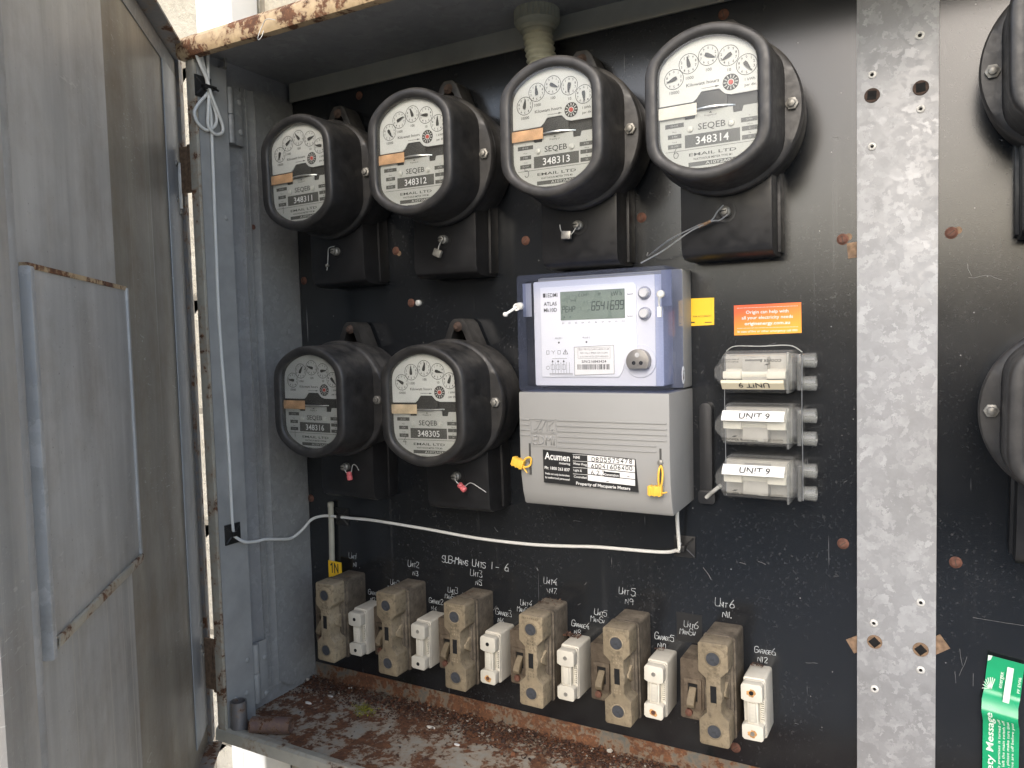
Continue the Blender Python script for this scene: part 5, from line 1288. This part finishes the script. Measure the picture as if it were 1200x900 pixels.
prnt('tag_print', gp, 'green_print', tgs)
part('tag_corner', MB().prism([(-.0125, .0006), (-.009, .0004), (-.0105, -.0035), (-.0128, -.005)], -.0072, -.0078), 'green_print', gt)
tag(part('green_scrap', MB().add([(.587, -.048, FZ), (.602, -.042, FZ + .001), (.596, -.036, FZ + .02), (.592, -.04, FZ + .001), (.595, -.038, FZ + .0205)], [(0, 1, 2), (3, 1, 4), (0, 3, 4), (0, 1, 3), (0, 4, 2)]), 'green', None), 'small green plastic scrap standing on the cabinet floor', 'scrap')

# ------------------------------------------------------------------ rust flakes and litter on the floor
rnd = random.Random(11); fm = MB()
def flake(x, y, s_, zz):
    n_ = rnd.randint(4, 6); a0 = rnd.uniform(0, 6.28); tx, ty = rnd.uniform(-.5, .5), rnd.uniform(-.5, .5); pts = []
    el = rnd.uniform(.45, 1); ca, sa = math.cos(a0), math.sin(a0)
    for k_ in range(n_):
        t_ = 2 * math.pi * k_ / n_ + rnd.uniform(-.3, .3); r_ = s_ * rnd.uniform(.7, 1.1); u_, w_ = r_ * math.cos(t_), r_ * el * math.sin(t_)
        dx, dy = u_ * ca - w_ * sa, u_ * sa + w_ * ca
        pts.append((x + dx, y + dy, zz + s_ * .5 + dx * tx + dy * ty))
    top = [(p[0], p[1], p[2] + s_ * .16) for p in pts]
    fm.loft([pts, top])
cnt = 0
while cnt < 12500:
    x = rnd.uniform(-.02, 1.0); q = rnd.random()
    y = -.001 - abs(rnd.gauss(0, .024)) if q < .8 else rnd.uniform(-.16, 0)
    if x < .16 and q > .6: y = rnd.uniform(-.125, 0)
    if y < -.155: continue
    dens = math.exp(-((y) / .05) ** 2)
    if rnd.random() > .22 + dens: continue
    if y < -.07 and rnd.random() < .6: continue
    s_ = rnd.choice((.0008, .0011, .0015, .0021)) * rnd.uniform(.7, 1.35)
    if rnd.random() < .02: s_ *= 1.8
    pile = .008 * math.exp(-(y / .02) ** 2) * rnd.random()
    flake(x, y, s_, FZ + pile * .8); cnt += 1
fo = tag(part('rust_flakes', fm, 'flake', None, fixn=False, smooth=20), 'dark rust flakes and dirt heaped along the back of the cabinet floor', 'rust flakes'); fo['kind'] = 'stuff'
cr = MB(); keep2 = fm; fm = cr
for cx_, cy_, cz_, n_, sx_, sy_ in ((.437, -.008, 1.0315, 130, .012, .006), (.411, -.012, 1.0715, 40, .014, .01), (.66, -.006, 1.034, 30, .006, .004), (.55, -.006, 1.033, 16, .005, .004), (.303, -.02, 1.07, 14, .012, .012), (.087, -.02, 1.067, 10, .012, .012)):
    for k_ in range(n_): flake(cx_ + rnd.uniform(-1, 1) * sx_, cy_ + rnd.uniform(-1, 1) * sy_, rnd.uniform(.0006, .0017), cz_ + rnd.uniform(-.0006, .001))
co_ = tag(part('red_crumbs', cr, 'flake', None, fixn=False, smooth=20), 'red brown rust crumbs lying on the tops of the fuses', 'crumbs'); co_['kind'] = 'stuff'
fm = keep2
mm = MB(); fm_keep = fm; fm = mm
for k_ in range(150): flake(.135 + rnd.gauss(0, .011), -.047 + rnd.gauss(0, .007), rnd.uniform(.0008, .002), FZ + rnd.uniform(0, .003))
mo = tag(part('moss', mm, 'moss', None, fixn=False, smooth=20), 'yellow green moss crumbs on the rusty cabinet floor', 'moss'); mo['kind'] = 'stuff'
for k_, (x, y, s_, mt, lbl) in enumerate([(.245, -.045, .0055, 'white_tag', 'small white chip with an orange end among the rust flakes'), (.06, -.035, .004, 'rivet', 'pale pebble on the floor below the side leaf'), (.045, -.065, .005, 'white_tag', 'white paint curl on the floor near the rusty pipe'), (.30, -.066, .004, 'sticker_white', 'white paper fleck on the floor past the moss')]):
    mb = MB().loft([[(x + s_ * (1 + .2 * math.sin(k_ + a)) * math.cos(R(a * 60)) * (1.2 if z else 1), y + s_ * .45 * math.sin(R(a * 60)), FZ + z) for a in range(6)] for z in (-.0002, s_ * .35)])
    tag(part('litter_chip', mb, mt, None, .0004), lbl, 'litter')
